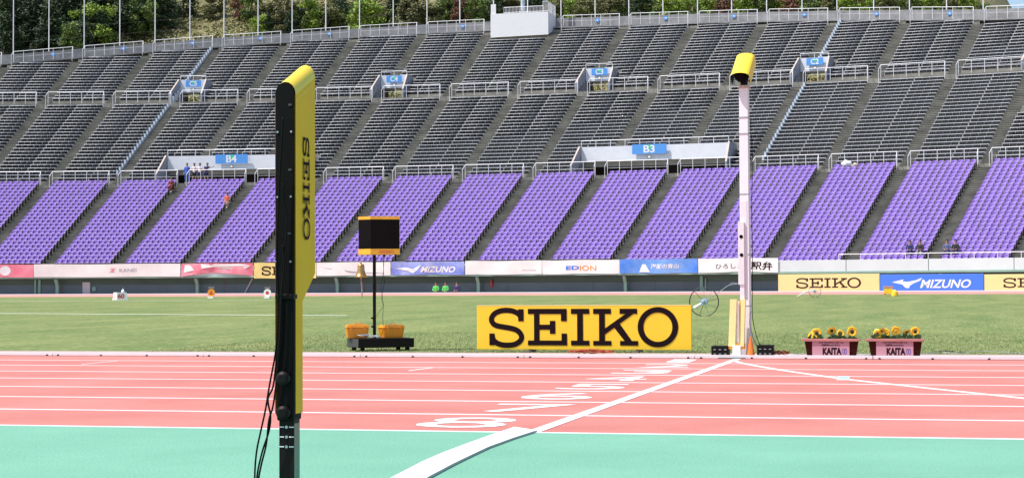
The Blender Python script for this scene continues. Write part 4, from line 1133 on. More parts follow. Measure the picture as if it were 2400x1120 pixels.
# ================================================================== FINISH COLUMN
Yp=K+.35
xp=atY(1747,600,Yp).x
col=empty('camera_column',(xp,Yp,0),'tall slim white column with a yellow-hooded camera, beside the finish line','column')
zt_=atY(1748,208,Yp).z; r=.062
b=MB()
R45=math.radians(38)
def prof4(z,s): return [(s*math.cos(R45+PI/2*i),s*math.sin(R45+PI/2*i),z) for i in range(4)]
zsec=[(0,.070),(.02,.070),(zt_-.30,.064),(zt_,.064)]
off=atY(1752,780,Yp).x-xp
vs=[]
for z,s in zsec:
    dx=0
    vs+= [(x+dx,y,zz) for x,y,zz in prof4(z,s*1.02)]
b.add(vs,[(i*4+j,i*4+(j+1)%4,(i+1)*4+(j+1)%4,(i+1)*4+j) for i in range(3) for j in range(4)]+[(3,2,1,0),(12,13,14,15)],'pale_post'); b.obj('shaft',col)
b=MB(); b.box((-.055,-.06,zt_),(.06,.06,zt_+.03),'tan_edge'); b.obj('top_plate',col)
for zz_ in (.55,1.1,1.75,2.4,zt_-.32):
    b=MB(); q4=[(x*1.02,y*1.02) for x,y,_ in prof4(0,.0715 if zz_<.6 else .0705)]
    b.add([(x,y,zz_) for x,y in q4]+[(x,y,zz_+.012) for x,y in q4],[(i,(i+1)%4,(i+1)%4+4,i+4) for i in range(4)]+[(3,2,1,0),(4,5,6,7)],'cable_grey'); b.obj('cable_clip',col)
# camera under hood
hz=zt_+.03
b=MB(); b.tube([(.0,0,hz),(0,0,hz+.08)],.04,'black_metal',12); b.box((-.09,-.08,hz+.03),(-.05,.02,hz+.07),'steel'); b.obj('mount',col)
MH=Matrix.Translation((-.005,0,hz+.20))@Matrix.Rotation(math.radians(-8),4,'Z')@Matrix.Rotation(math.radians(40),4,'X')@Matrix.Diagonal((.86,.86,.86,1))
b=MB(); b.bbox((-.085,-.19,-.07),(.085,.16,.06),'black_plastic',.01,MH); b.tube([MH@Vector((0,-.19,0)),MH@Vector((0,-.235,0))],.055,'glass_dark',18); b.obj('camera',col)
h=MB(); wv=.118; n=10; L0_,L1_=-.25,.20
pr=[(-wv,-.09),(-wv,.03)]+[(-wv*math.cos(PI*i/n)*1.0,.03+.055*math.sin(PI*i/n)) for i in range(1,n)]+[(wv,.03),(wv,-.09)]
for s_ in (0,.006):
    vs=[MH@Vector((x*(1-s_*4),L0_,z-s_)) for x,z in pr]+[MH@Vector((x*(1-s_*4),L1_,z-s_)) for x,z in pr]; n2=len(pr)
    h.add(vs,[(i,i+1,i+1+n2,i+n2) if s_==0 else (i+n2,i+1+n2,i+1,i) for i in range(n2-1)],'yellow_hood' if s_==0 else 'black_plastic')
h.face([MH@Vector((x,L1_,z)) for x,z in pr],'yellow_hood'); h.obj('hood',col)
cable([Vector((xp,Yp,0))+Vector(v) for v in ((.07,-.03,zt_-.35),(.085,-.04,zt_-.8),(.075,-.04,zt_-1.3),(.08,-.05,1.1),(.075,-.05,.7),(.08,-.06,.4),(.15,-.08,.15),(.26,-.1,.012),(.4,-.1,.006))],.004,'black_plastic','black cable running down the white camera column')
cable([Vector((xp,Yp,0))+Vector(v) for v in ((.055,-.09,.5),(.05,-.09,.36),(.09,-.1,.2),(.17,-.12,.06),(.24,-.13,.008))],.007,'cable_grey','grey cable looping from the white column foot behind the cone')
# photocell post in front of it
Yq=K+.16
ph=empty('photocell_post',(atY(1731,800,Yq).x,Yq,0),'white photocell bar with two dark lenses above twin yellow shields at the finish line','photocell')
ox=ph.location.x
def bxp(x0,x1,y0,y1,dy0,dy1,m,nm,Y=Yq,bev=.003):
    a=atY(x0,y1,Y);c=atY(x1,y0,Y); q=MB(); q.bbox((a.x-ox,dy0,a.z),(c.x-ox,dy1,c.z),m,bev); return q.obj(nm,ph)
bxp(1736,1750,470,703,.03,.07,'pale_post','bar_back')
o=bxp(1731,1744,520,667,-.02,.028,'white_paint','lens_bar')
for (px,py) in ((1737,554.5),(1738,597.5)):
    P=atY(px,py,Yq-.02); q=MB(); q.tube([(P.x-ox,-.023,P.z),(P.x-ox,-.01,P.z)],.0195,'glass_dark',20); q.obj('lens',ph)
bxp(1735,1745,667,705,-.01,.02,'pale_post','joint')
def shield(xa0,xa1,xb0,xb1,m):   # top x range, bottom x range
    zt2=atY(1720,701,Yq).z; zb2=atY(1720,811,Yq).z
    X=lambda px,y:atY(px,y,Yq).x-ox
    q=MB(); q.hexa([(X(xb0,811),-.05,zb2),(X(xb1,811),-.05,zb2),(X(xb1,811),.05,zb2),(X(xb0,811),.05,zb2),(X(xa0,701),-.05,zt2),(X(xa1,701),-.05,zt2),(X(xa1,701),.05,zt2),(X(xa0,701),.05,zt2)],m); return q.obj('shield',ph)
shield(1712,1727,1708,1724,'pale_lemon'); shield(1737,1747.5,1736,1744,'pale_lemon')
bxp(1727,1733,706,808,-.03,.0,'pale_post','inner_bar'); bxp(1733,1738,706,808,.01,.04,'case_orange','inner_panel')
bxp(1709,1746,804,817,-.045,.045,'case_orange','bracket')
q=MB(); a=atY(1717,829,Yq-.06);c=atY(1736,809,Yq-.06); q.bbox((a.x-ox,-.07,.0),(c.x-ox,.02,c.z),'white_paint',.004); q.obj('base_block',ph)
def bag(x0,x1,y0,lab):
    a=atY(x0,828,Yq+.05);c=atY(x1,y0,Yq+.05); q=MB(); q.bbox((a.x,Yq+.0,0),(c.x,Yq+.18,c.z),'black_metal',.008)
    o=q.obj('ballast_weight'); tag(o,lab,'weight','black ballast weights')
    for i in range(3):
        for j in range(2):
            q=MB(); xx_=a.x+(c.x-a.x)*(.2+.3*i); q.tube([(xx_-.012,Yq-.002,c.z*(.35+.35*j)),(xx_+.012,Yq-.002,c.z*(.35+.35*j))],.003,'steel',6); q.obj('bolt',o)
bag(1668,1709,810,'black slotted ballast weight left of the photocell post'); bag(1775,1813,808,'black slotted ballast weight right of the orange cone')
P=atY(1758.5,830,K+.10); b=MB(); hcn=atY(1758,789,K+.10).z
b.lathe([(.060,0.0),(.060,.006),(.048,.008),(.012,hcn-.004),(.008,hcn)],(0,0,0),'cone_orange',24); o=b.obj('traffic_cone',smooth=False,loc=(P.x,K+.15,0)); tag(o,'small orange traffic cone at the foot of the white column','cone')
b=MB(); b.box((P.x-.33,K-.03,.002),(P.x-.04,K-.01,.010),'letter_dark'); tag(b.obj('dark_strip'),'short black strip on the track below the kerb by the finish line','strip')  # short flat black strip along the front of the kerb
tang(1812,826,1850,826,K+.4,6,'cable_orange','red-orange cable heap between ballast weight and first planter',zmin=0,r=.005,wob=.02)
cable([gnd(x,y) +Vector((0,0,.006)) for x,y in ((1795,829),(1850,832),(1900,831.5),(2010,831),(2030,831.5),(2165,831),(2200,826),(2250,828),(2300,824),(2400,829))],.006,'cable_grey','grey cable lying on the grass edge behind the planters')
tang(2185,824,2260,826,gnd(2220,826).y,4,'black_plastic','loose black and white cable bundle right of the planters',zmin=0,r=.004,wob=.012)

# ================================================================== PLANTERS
def planter(x0,x1,yt,lab,which):
    Y=K+.20; a=atY(x0,831,Y);c=atY(x1,yt,Y); wv=c.x-a.x; hv=c.z; cx=(a.x+c.x)/2
    o=empty('planter',(cx,Y,0),lab,'planter','brown planters beside the kerb')
    q=MB(); bt,tp=wv*.42,wv*.47; dd=.10
    P=[(-bt,-dd*.85,0),(bt,-dd*.85,0),(bt,dd*.85,0),(-bt,dd*.85,0),(-tp,-dd,hv*.9),(tp,-dd,hv*.9),(tp,dd,hv*.9),(-tp,dd,hv*.9)]; q.hexa(P,'planter_brown'); q.obj('tub',o)
    q=MB()
    for s_ in (-1,1): q.bbox((-wv/2,s_*dd-.018,hv*.87),(wv/2,s_*dd+.012,hv),'planter_rim',.004); q.bbox((s_*wv*.485-.016,-dd-.0,hv*.872),(s_*wv*.485+.010,dd,hv*.998),'planter_rim',.004)
    q.obj('rim',o)
    q=MB(); q.box((-wv*.46,-dd+.012,hv*.8),(wv*.46,dd-.012,hv*.91),'soil'); q.obj('soil',o)
    q=MB(); s0,s1=-wv*.335,wv*.315
    MM=Matrix.Translation((0,-dd*.93,0))@Matrix.Rotation(math.radians(-3),4,'X')
    q.box((s0,-.016,hv*.02),(s1,-.010,hv*.90),'pink_card',MM); so_=q.obj('card',o)
    t=MB(); w2=s1-s0; X=lambda u:s0+w2*u
    put_text(t,'織田幹雄記念国際陸上競技大会',X(.17),hv*.775,X(.84),hv*.84,-.018,'letter_dark',.02,M=MM)
    put_text(t,'織田幹雄さんのふるさと',X(.25),hv*.63,X(.74),hv*.735,-.018,'letter_dark',.03,M=MM)
    put_text(t,'KAITA',X(.28),hv*.20,X(.79),hv*.56,-.018,'letter_dark',.05,M=MM)
    for uu in (.835,.90):
        n=16; 
        for i in range(n):
            t0,t1=2*PI*i/n,2*PI*(i+1)/n; ru,rv=w2*.032,hv*.15
            t.face([MM@Vector((X(uu)+k_*math.cos(a_)*ru,-.018-.0002*(uu>.85),hv*.375+k2*math.sin(a_)*rv)) for k_,k2,a_ in ((1,1,t0),(1,1,t1),(.62,.72,t1),(.62,.72,t0))],'ink_violet')
    t.obj('lettering',so_)
    return o,cx,Y,hv,wv
def sunflower(x,yc,rp,face,lab,Y,base,kind=0):
    P=atY(x,yc-3,Y); rad=rp/217.*1.2; o=empty('sunflower',(P.x,Y,base),lab,'flower','sunflowers in the planters')
    q=MB(); q.tube([(0,.01,0),(.005,.012,(P.z-base)*.5),(0,.01,P.z-base)],.004,'leafy',6); q.obj('stem',o)
    Mf=Matrix.Translation((0,0,P.z-base))@Matrix.Rotation(face[1],4,'Z')@Matrix.Rotation(face[0],4,'X')   # local -Y is the face
    q=MB()
    for i in range(22):
        a=2*PI*i/22+random.uniform(-.06,.06); L_=rad*random.uniform(.88,1.08); rr=rad*.40; wd=rad*.16; dy=random.uniform(-.004,.002)
        u=Vector((math.cos(a),0,math.sin(a))); n_=Vector((-math.sin(a),0,math.cos(a)))
        pts=[u*rr-n_*wd*.6,u*(rr+(L_-rr)*.5)-n_*wd+Vector((0,-.004+dy,0)),u*L_+Vector((0,.004+dy,0)),u*(rr+(L_-rr)*.5)+n_*wd+Vector((0,-.004+dy,0)),u*rr+n_*wd*.6]
        q.face([Mf@(p+Vector((0,.0004*(i%3),0))) for p in pts],'petal')
    q.obj('petals',o)
    q=MB(); q.ball((0,0,0),rad*.36,'disc' if kind==0 else 'petal',(1,.3,1),2,Mf); q.obj('flower_head',o,smooth=True)
    q=MB()
    for i in range(7):
        a=random.uniform(-.4,PI+.4); L_=random.uniform(.05,.085); zz=random.uniform(.1,.45)*(P.z-base); d=Vector((math.cos(a),-.5*random.random(),.15+.4*random.random())).normalized(); s_=d.cross(Vector((0,1,.3))).normalized()*L_*.33; p=Vector((0,.0,zz))
        q.face([p,p+d*L_*.5+s_,p+d*L_-Vector((0,0,.012)),p+d*L_*.5-s_],'leafy')
    q.obj('leaves',o)
    return o
pl,cx,Y,hv,wv=planter(1883,2016,793,'brown planter with pink KAITA card and five sunflowers, the left one of two',0)
for (x,yc,rp,fc,lab,kd) in ((1900,789,9,(-.3,-.9),'small half-hidden sunflower turned left at the left planter end',0),(1914,783.5,11,(0,0),'round open sunflower facing the track, second in the left planter',0),(1949.5,778,10,(.5,.25),'sunflower tilted upwards in the middle of the left planter',0),(1970.5,784,8.5,(-.2,.3),'narrow drooping sunflower right of the middle of the left planter',0),(1997,780,11,(0,.15),'large open sunflower at the right end of the left planter',0)):
    sunflower(x,yc,rp,fc,lab,Y-.01,hv*.88,kd)
pl,cx,Y2,hv2,wv2=planter(2032,2165,793,'brown planter with pink KAITA card and six sunflowers, the right one of two',1)
for (x,yc,rp,fc,lab,kd) in ((2057,784,9.5,(-.2,-.2),'orange-brown sunflower at the left end of the right planter',0),(2066,779,8.5,(.5,.8),'sunflower half behind its neighbour at the left of the right planter',0),(2079,781,8.5,(.3,-.8),'pale yellow sunflower seen from the side in the right planter',1),(2100,778,10,(.2,0),'bright yellow sunflower in the middle of the right planter',1),(2125,780.5,8,(.9,.5),'flat-lying sunflower right of the middle of the right planter',0),(2145,779.5,10,(0,.1),'open sunflower at the right end of the right planter',0)):
    sunflower(x,yc,rp,fc,lab,Y2-.01,hv2*.88,kd)
def foliage(name,x0,x1,Y,z0,n,lab):
    V=[]; q=MB()
    for i in range(n):
        x=random.uniform(x0,x1); a=random.uniform(0,2*PI); L_=random.uniform(.04,.08); p=Vector((x,Y+random.uniform(-.06,.06),z0+random.uniform(-.01,.012))); d=Vector((math.cos(a),math.sin(a)*.6,random.uniform(.05,.5))).normalized(); s_=d.cross(Vector((0,1,.2))).normalized()*L_*.33
        q.face([p,p+d*L_*.55+s_,p+d*L_,p+d*L_*.55-s_],'leafy')
    o=q.obj(name); o['kind']='stuff'; o['label']=lab
foliage('foliage',pl.location.x-.27,pl.location.x+.27,Y2,hv2*.86,70,'low leaves filling the right planter')
foliage('foliage',atY(1890,800,Y).x+.03,atY(2008,800,Y).x-.03,Y,hv*.86,40,'low leaves filling the left planter')

# ================================================================== FIELD THINGS
def wheel(px,py,rp,ybase,lab,white=False,hx=None):
    G=gndf(px,ybase); Yw=G.y; c=atY(px,py,Yw); r=rp/FPX*proj(c)[2]
    o=empty('measuring_wheel' if not white else 'hose_reel',(c.x,Yw,gz(c.x,Yw)),lab,'wheel')
    z0=r
    mm='dark_grey'; n=28
    for dy in (-.045,.045):
        q=MB(); q.tube([(r*math.cos(2*PI*i/n),dy,z0+r*math.sin(2*PI*i/n)) for i in range(n+1)],.009,mm,6,False); q.obj('rim',o)
    for i in range(9):
        a=2*PI*i/9+.2; q=MB(); q.tube([(0,(-.03 if i%2 else .03),z0),(r*math.cos(a),(-.045 if i%2 else .045),z0+r*math.sin(a))],.006,'steel' if i%3 else mm,5); q.obj('spoke',o)
    q=MB(); q.tube([(0,-.09,z0),(0,.09,z0)],.075,'cloud_tile' if not white else 'white_paint',16); q.ball((0,-.10,z0),.045,'steel',sub=2); q.obj('hub',o,smooth=False)
    return o,r,Yw,z0
o,r,Yw,z0=wheel(1650,706.5,34,741,'large spoked measuring wheel with long twin handle behind the yellow board')
s_=proj(Vector((o.location.x,Yw,.5)))[2]/FPX
for dx in (-.05,.05):
    q=MB(); q.tube([(.02,dx,z0),((1712-1650)*s_+dx*.7,dx,z0+41*s_+dx*.5),((1729-1650)*s_,0,z0+42*s_)],.007,'cable_grey',6); q.obj('handle',o)
q=MB(); q.tube([(-.02,-.05,z0-.02),(-22*s_,-.05,z0-15*s_)],[.02,.05],'cable_grey' if False else 'white_paint',12); q.obj('dispenser',o)
o,r,Yw,z0=wheel(1910,683,14,697,'small far wheel reel with a white hose in front of the pale SEIKO board',True)
s_=proj(Vector((o.location.x,Yw,.5)))[2]/FPX
q=MB(); q.tube([(.0,-.1,z0+.1),(-20*s_,-.1,z0-.0),(-42*s_,-.1,.04)],[.02,.03,.015],'white_paint',8); q.obj('hose',o)
# distance marker box 60
G=gndf(284,703); Y_=G.y; zz=gz(G.x,Y_); mk=empty('distance_marker',(G.x,Y_,zz),'white prism marker lettered 60 standing on the far grass','marker',None,0)
sc=proj(Vector((G.x,Y_,zz)))[2]/FPX
q=MB(); W1,W2,Hh=15*sc,23*sc,18*sc
q.add([(-19*sc,-.15,0),(-4*sc,-.35,0),(19*sc,-.05,0),(8*sc,.5,0),(-17*sc,-.1,Hh),(-4*sc,-.3,Hh),(15*sc,-.05,Hh),(4*sc,.3,Hh)],[(0,1,5,4),(1,2,6,5),(2,3,7,6),(3,0,4,7),(4,5,6,7)],'box_wht'); q.obj('case',mk)
t=MB(); M=frame(Vector((-4*sc,-.36,0)),Vector((23*sc,.3,0))); put_text(t,'60',3*sc,4*sc,18*sc,15*sc,-.02,'ink_red',.03,M=M)
M=frame(Vector((-19*sc,-.17,0)),Vector((15*sc,-.2,0))); put_text(t,'60',2*sc,4*sc,13*sc,15*sc,-.03,'banner_pink',.0,M=M); t.obj('lettering',mk)
q=MB(); q.lathe([(.12,0),(.10,.06),(.05,.12),(.02,.22)],(5*sc,0,Hh),'steel',10); q.obj('beacon',mk)
def disc_marker(px,py,ybase,cat,lab,ring,core,tri):
    G=gndf(px,ybase); Y_=G.y; P=atY(px,py,Y_); sc=proj(P)[2]/FPX; zb_=gz(G.x,Y_)
    o=empty('disc_marker',(P.x,Y_,zb_),lab,cat); r=9*sc
    q=MB(); q.tube([(0,0,P.z-zb_),(0,.05,P.z-zb_)],r,ring,24); q.obj('disc',o)
    q=MB()
    if tri: q.face([(-r*.55,-.006,P.z-zb_-r*.5),(r*.55,-.006,P.z-zb_-r*.5),(0,-.006,P.z-zb_+r*.6)],core)
    else: q.tube([(0,-.006,P.z-zb_),(0,-.002,P.z-zb_)],r*.48,core,16)
    q.obj('symbol',o)
    q=MB(); q.tube([(0,.02,0),(0,.02,P.z-zb_-r)],.04,'white_paint',6); q.box((-.16,-.1,0),(.16,.1,.10),'box_wht'); q.obj('stand',o)
    q=MB(); q.box((-r*.8,-.0,P.z-zb_+r*1.25),(r*.8,.02,P.z-zb_+r*1.4),'tan_edge'); q.tube([(0,.02,P.z-zb_+r),(0,.02,P.z-zb_+r*1.3)],.02,'dark_grey',5); q.obj('top_bar',o)
disc_marker(495,685.5,699,'marker','orange disc marker with a dark triangle on the far grass','case_orange','ink_red',True)
disc_marker(626.5,686,699,'marker','white disc marker with a red centre left of the near timing post','box_wht','ink_red',False)
G=gndf(2083,694); sc=proj(G)[2]/FPX; o=empty('yellow_crate',(G.x,G.y,gz(G.x,G.y)),'yellow open crate in front of the blue board','crate')
q=MB(); q.bbox((-11*sc,0,.12),(9*sc,.5,.42),'board_yellow',.02); q.obj('tub',o); q=MB(); q.box((-12*sc,-.02,.44),(10*sc,.52,.5),'case_orange'); q.obj('lid',o)
for x in (-9,7): q=MB(); q.box((x*sc-.04,.02,0),(x*sc+.04,.46,.12),'case_orange'); q.obj('leg',o)
G=gndf(2097,694); q=MB(); q.lathe([(.16,0),(.17,.05),(.15,.2),(.10,.28),(.05,.32)],(0,0,0),'board_yellow',14); o=q.obj('yellow_canister',loc=(G.x,G.y,gz(G.x,G.y))); tag(o,'small yellow canister beside the crate in front of the blue board','canister')
# things on the wall recess
def wallthing(px0,px1,py0,py1,m,name,lab,cat,dep=.1,dr=.92):
    k=kAt((px0+px1)/2,RW(3)+dr,1.2); a=S(kAt(px0,RW(k)+dr,1.2),RW(k)+dr,0); c=S(kAt(px1,RW(k)+dr,1.2),RW(k)+dr,0); d=proj(a)[2]
    hor=proj(Vector((a.x,a.y,HC)))[1]; z0=HC-(py1-hor)/FPX*d; z1=HC-(py0-hor)/FPX*d
    q=MB(); q.bbox((0,0,z0),((c-a).length,dep,z1),m,.02,frame(Vector((a.x,a.y,0)),c-a)); return tag(q.obj(name),lab,cat)
wallthing(193,211,661,690,'divider','electric_cabinet','grey-blue electric cabinet on the recessed wall under the parapet','cabinet')
wallthing(216,224,672,682,'pillar_green','switch_box','small grey switch box right of the electric cabinet','box')
wallthing(80,84.5,655,696,'pillar_green','drain_pipe','pale vertical pipe left part of the recessed wall, left of the pair','pipe'); wallthing(89,95,655,696,'pillar_green','drain_pipe','pale vertical pipe next to its twin at the left of the recessed wall','pipe')
wallthing(1640,1647,646,690,'pillar_green','drain_pipe','pale vertical pipe on the wall above the measuring wheel','pipe'); wallthing(1652,1655,652,690,'pillar_green','drain_pipe','thin greenish pipe right of the pale one above the measuring wheel','pipe')
wallthing(2092,2096,640,640.5,'pillar_green','wall_lamp','small lamp under the parapet above the blue board','lamp') if False else None
k=kAt(1156,RW(7)+1.3,1); P=S(k,RW(k)+.92,1.0); q=MB(); q.lathe([(.0,0),(.075,.01),(.08,.42),(.04,.5),(.02,.56)],(0,0,0),'ink_red',12); q.tube([(0,0,.56),(.08,0,.55),(.1,0,.3)],.012,'black_plastic',5); tag(q.obj('fire_extinguisher',loc=P),'red fire extinguisher on the recessed wall','extinguisher')
k=kAt(590,RW(4)+1,1); q=MB(); q.tube([S(kAt(574,RW(4)+1,1),RW(4)+.9,.62),S(kAt(593,RW(4)+1,1),RW(4)+.9,1.75)],.035,'parapet',6); tag(q.obj('leaning_rod'),'pale rod leaning in the wall recess left of the yellow banner','rod')

# ================================================================== PEOPLE
def skinned(verts,edges,radii,m,sub=1):
    me=bpy.data.meshes.new('b'); me.from_pydata([Vector(v) for v in verts],edges,[]); o=bpy.data.objects.new('b',me); COL.objects.link(o)
    md=o.modifiers.new('s','SKIN'); sv=me.skin_vertices[0].data
    for i,r in enumerate(radii): sv[i].radius=(r,r) if not isinstance(r,tuple) else r; sv[i].use_root=(i==0)
    md.use_smooth_shade=True; md.branch_smoothing=.3
    s2=o.modifiers.new('u','SUBSURF'); s2.levels=sub; s2.render_levels=sub
    dg=bpy.context.evaluated_depsgraph_get(); dg.update(); out=bpy.data.meshes.new_from_object(o.evaluated_get(dg)); out.materials.clear(); out.materials.append(MC[m])
    for p in out.polygons: p.material_index=0; p.use_smooth=True
    COL.objects.unlink(o); bpy.data.objects.remove(o); return out
def person(loc,rz,lab,shirt,pants,sit=False,arm='down',lean=0.,sc=1.,long=False,shoe='white_paint',hat=None,grp=None):
    for n_,c_ in ((shirt),(pants)): mat(n_,c_,.8,.08,5)
    shirt,pants=shirt[0],pants[0]
    o=empty('person',loc,lab,'person',grp,rz); o.scale=(sc,)*3
    if sit: hp,kn,an=.50,(-.42,.50),(-.44,.09)
    else: hp,kn,an=.92,(-.02,.50),(0,.09)
    ls=lean
    pel=(0,0,hp); wa=(0,-.02*ls,hp+.16); ch=(.0+ls*.1,-.05*ls,hp+.38); nk=(ls*.16,-.06*ls,hp+.53); hd0=(ls*.18,-.09*ls-.01,hp+.58); hd1=(ls*.20,-.10*ls-.01,hp+.69)
    V=[pel,wa,ch,nk,hd0,hd1]; E=[(0,1),(1,2),(2,3),(3,4),(4,5)]; Rr=[(.15,.11),(.135,.10),(.165,.11),.058,(.082,.09),(.075,.088)]
    J={}
    for s in (-1,1):
        hx=.09*s
        i=len(V); V+=[(hx,0,hp-.04),(hx*1.25+.02*s,kn[0],kn[1]),(hx*1.15+.02*s,an[0]+.02,an[1]+.02),(hx*1.2+.03*s,an[0]-.15,an[1]-.045)]; E+=[(0,i),(i,i+1),(i+1,i+2),(i+2,i+3)]; Rr+=[.09,.062,.042,.038]
        sh=(ch[0]+.175*s,ch[1],ch[2]+.07)
        if arm=='down': el,wr=(sh[0]+.05*s,sh[1]+.02,sh[2]-.27),(sh[0]+.06*s,sh[1]-.06,sh[2]-.50)
        elif arm=='rail': el,wr=(sh[0]+.07*s,sh[1]-.05,sh[2]-.25),(sh[0]-.02*s,sh[1]-.26,sh[2]-.20)
        elif arm=='lap': el,wr=(sh[0]+.05*s,sh[1]-.06,sh[2]-.25),(sh[0]-.07*s,sh[1]-.26,sh[2]-.30)
        else: el,wr=((sh[0]+.2,sh[1]-.08,sh[2]-.08),(sh[0]+.4,sh[1]-.14,sh[2]-.0)) if s>0 else ((sh[0]-.05,sh[1]-.08,sh[2]-.22),(sh[0]+.05,sh[1]-.26,sh[2]-.2))
        i=len(V); V+=[sh,el,wr]; E+=[(2,i),(i,i+1),(i+1,i+2)]; Rr+=[.055,.042,.030]
        J[s]=(sh,el,wr)
    me=skinned(V,E,Rr,'skin',2)
    hb=MB()
    for s in (-1,1):     # palms with fingers and thumb
        sh,el,wr=[Vector(q) for q in J[s]]; d=(wr-el).normalized(); sd_=d.cross(Vector((0,1,0)) if abs(d.y)<.9 else Vector((1,0,0))).normalized()
        pm=wr+d*.05; hb.tube([wr-d*.01,pm,wr+d*.085],[.026,.036,.032],'skin',8)
        for f_ in range(4):
            b0=wr+d*.08+sd_*(-.027+.018*f_); L_=(.065,.078,.072,.055)[f_]; hb.tube([b0,b0+d*L_*.55,b0+d*L_*.95+Vector((0,-.02,-.01))],[.009,.008,.006],'skin',6)
        b0=wr+d*.03-sd_*.03; hb.tube([b0,b0-sd_*.025+d*.03,b0-sd_*.03+d*.058],[.011,.009,.007],'skin',6)
    h1=Vector(hd1); hb.ball((h1.x,h1.y-.002,h1.z-.028),.098,'skin',(.80,.96,1.22),2); hb.tube([(nk[0],nk[1],nk[2]-.02),(hd0[0],hd0[1]+.01,hd0[2])],.052,'skin',8); hb.ball((h1.x,h1.y-.092,h1.z-.045),.016,'skin',(.8,1,1.4),1)
    bm=bmesh.new(); bm.from_mesh(me); bm.from_mesh(hb.mesh('h',True)); bm.to_mesh(me); bm.free()
    me.polygons.foreach_set('material_index',[0]*len(me.polygons))
    bo=bpy.data.objects.new('body',me); COL.objects.link(bo); bo.parent=o
    fc=MB()
    for s in (-1,1): fc.ball((h1.x+s*.032,h1.y-.082,h1.z-.02),.010,'hair',(1,.6,.8),1)
    fc.tube([(h1.x-.022,h1.y-.083,h1.z-.082),(h1.x+.022,h1.y-.083,h1.z-.082)],.006,'ink_red',5); fc.obj('face',o)
    hr=MB(); hr.ball((h1.x,h1.y+.018,h1.z+.018),.108,'hair' if not hat else hat,(.92,1.02,.95),2); hr.obj('hair' if not hat else 'cap',o,smooth=True)
    # clothes
    sv=[wa,ch,(nk[0],nk[1],nk[2]-.07),pel]; se=[(0,1),(1,2),(0,3)]; sr=[(.155,.12),(.185,.128),.085,(.160,.125)]
    for s in (-1,1):
        sh,el,wr=J[s]; i=len(sv); md=tuple(sh[q]+(el[q]-sh[q])*.75 for q in range(3)); sv+=[sh,md]; se+=[(1,i),(i,i+1)]; sr+=[.072,.060]
        if long: sv+= [el,tuple(el[q]+(wr[q]-el[q])*.9 for q in range(3))]; se+=[(i+1,i+2),(i+2,i+3)]; sr+=[.054,.042]
    so_=bpy.data.objects.new('shirt',skinned(sv,se,sr,shirt,2)); COL.objects.link(so_); so_.parent=o
    pv=[(0,0,hp+.02)]; pe=[]; pr_=[(.165,.130)]
    for s in (-1,1):
        hx=.09*s; kne=(hx*1.25+.02*s,kn[0],kn[1]); hpv=(hx,0,hp-.05); i=len(pv)
        e2=kne if long else tuple(hpv[q]+(kne[q]-hpv[q])*.85 for q in range(3))
        pv+=[hpv,e2]; pe+=[(0,i),(i,i+1)]; pr_+=[.105,.078]
        if long: pv+=[(hx*1.15+.02*s,an[0]+.02,an[1]+.05)]; pe+=[(i+1,i+2)]; pr_+=[.058]
    po=bpy.data.objects.new('trousers' if long else 'shorts',skinned(pv,pe,pr_,pants,2)); COL.objects.link(po); po.parent=o
    for s in (-1,1):
        f_=MB(); x=.09*s*1.2+.03*s; f_.tube([(x,an[0]+.05,an[1]-.03),(x,an[0]-.04,an[1]-.035),(x,an[0]-.15,an[1]-.05),(x,an[0]-.19,an[1]-.055)],[.035,.047,.045,.025],shoe,8); f_.obj('shoe',o,smooth=True)
    return o
def rzk(k): return -(A0+DA*k)
def stander(px,lab,*a,**kw):
    k=kAt(px,RB+.40,ZB+.5); return person(S(k,RB+.45,ZB),rzk(k),lab,*a,**kw)
blue=('cloth_blue',(.05,.13,.55)); navy=('cloth_navy',(.02,.025,.12)); white=('cloth_white',(.75,.70,.72)); black=('cloth_black',(.02,.02,.03)); red=('cloth_maroon',(.16,.02,.02)); oran=('cloth_orange',(.75,.12,.05)); lime=('cloth_lime',(.10,.62,.12)); grey=('cloth_grey',(.25,.26,.3))
stander(438,'person in bright blue tracksuit standing in the aisle by the B4 entrance',blue,blue,long=True,grp='spectators')
stander(455,'person in white shirt and black shorts leaning on the rail beside the blue tracksuit',white,black,arm='rail')
stander(468,'person in white shirt and navy shorts leaning on the rail below B4',white,navy,arm='rail')
stander(483,'person in navy shirt and shorts reaching out to the right along the rail',navy,navy,arm='reach',lean=.6)
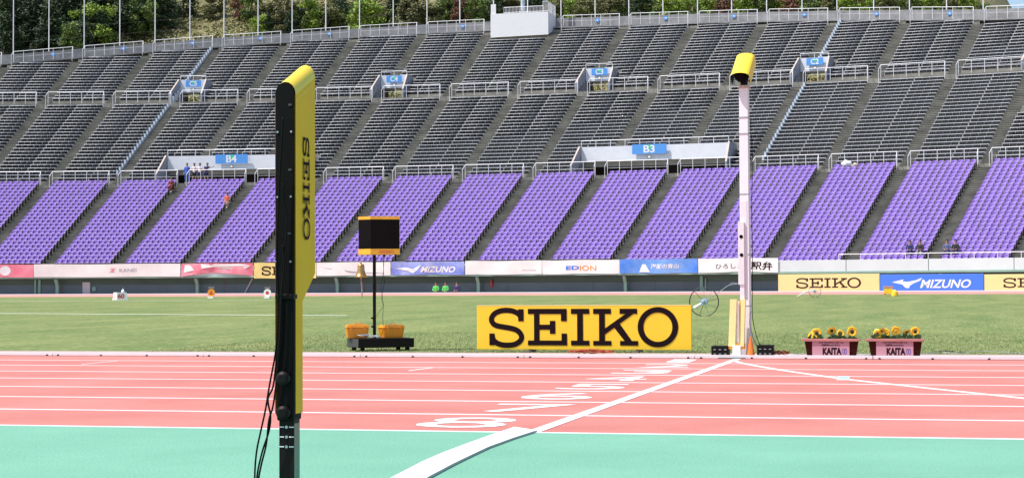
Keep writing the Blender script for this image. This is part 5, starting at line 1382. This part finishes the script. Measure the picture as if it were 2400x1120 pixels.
def sitter(px,py,lab,*a,fr=None,**kw):
    # nearest row whose seat is seen at py
    best=None
    for j,(r,z) in enumerate(LROWS):
        k=kAt(px,r+.3,z+.6); y=proj(S(k,r+.3,z+.75))[1]
        if r<RW(k)+.8: continue
        if best is None or abs(y-py)<best[0]: best=(abs(y-py),k,r,z)
    _,k,r,z=best; return person(S(k,r+.26,z),rzk(k),lab,*a,sit=True,**kw)
sitter(402,430,'person in dark red clothes sitting at the aisle end of the top purple row',red,red,arm='lap',long=True)
sitter(533,468,'person in an orange-red shirt sitting in the purple seats below the B4 sign',oran,white,arm='lap')
sitter(2133,592,'person in navy jacket sitting in the front purple rows, leftmost of four',navy,navy,arm='lap',long=True)
sitter(2157,593,'person in black and grey sitting beside the aisle, second of four',black,grey,arm='lap',long=True)
sitter(2220,593,'person in blue-grey jacket sitting right of the aisle, third of four',('cloth_slate',(.08,.12,.25)),navy,arm='lap',long=True)
sitter(2240,594,'person in black top sitting in the front purple rows, rightmost of four',black,navy,arm='lap',long=True)
for px,cl,lab in ((1022,lime,'person in lime green vest sitting by the wall recess, left of two green vests'),(1044.5,lime,'person in lime green vest sitting by the wall recess, right of two green vests'),(1071,navy,'person in dark navy clothes sitting by the wall right of the green vests')):
    k=kAt(px,166.5,1.0); person(S(k,166.5,.60-.42),rzk(k),lab,cl,black,sit=True,arm='lap',sc=.92,long=True)
# belongings on the seats
def bag_on(px,py,m,lab,s=.3):
    k=kAt(px,RB-.3,ZB+.6); d=proj(S(k,RB-.3,ZB))[2]; hor=proj(Vector((S(k,RB-.3,0).x,S(k,RB-.3,0).y,HC)))[1]; z=HC-(py-hor)/FPX*d
    P=S(k,RB-.42,z); bm=bmesh.new(); bmesh.ops.create_icosphere(bm,subdivisions=3,radius=s)
    for v in bm.verts: v.co=Vector((v.co.x*1.25,v.co.y*.6,v.co.z*.8))*(1+.16*math.sin(v.co.x*17+v.co.z*9)+.1*math.sin(v.co.z*31))
    q=MB(); q.bm(bm,m); tag(q.obj('cloth_bundle',smooth=True,loc=P),lab,'bundle')
bag_on(1986,384,'box_wht','white cloth bundle draped over the top purple seats',.32); bag_on(2005,388,'tan_edge','pale beige cloth bundle right of the white one on the top seats',.22)
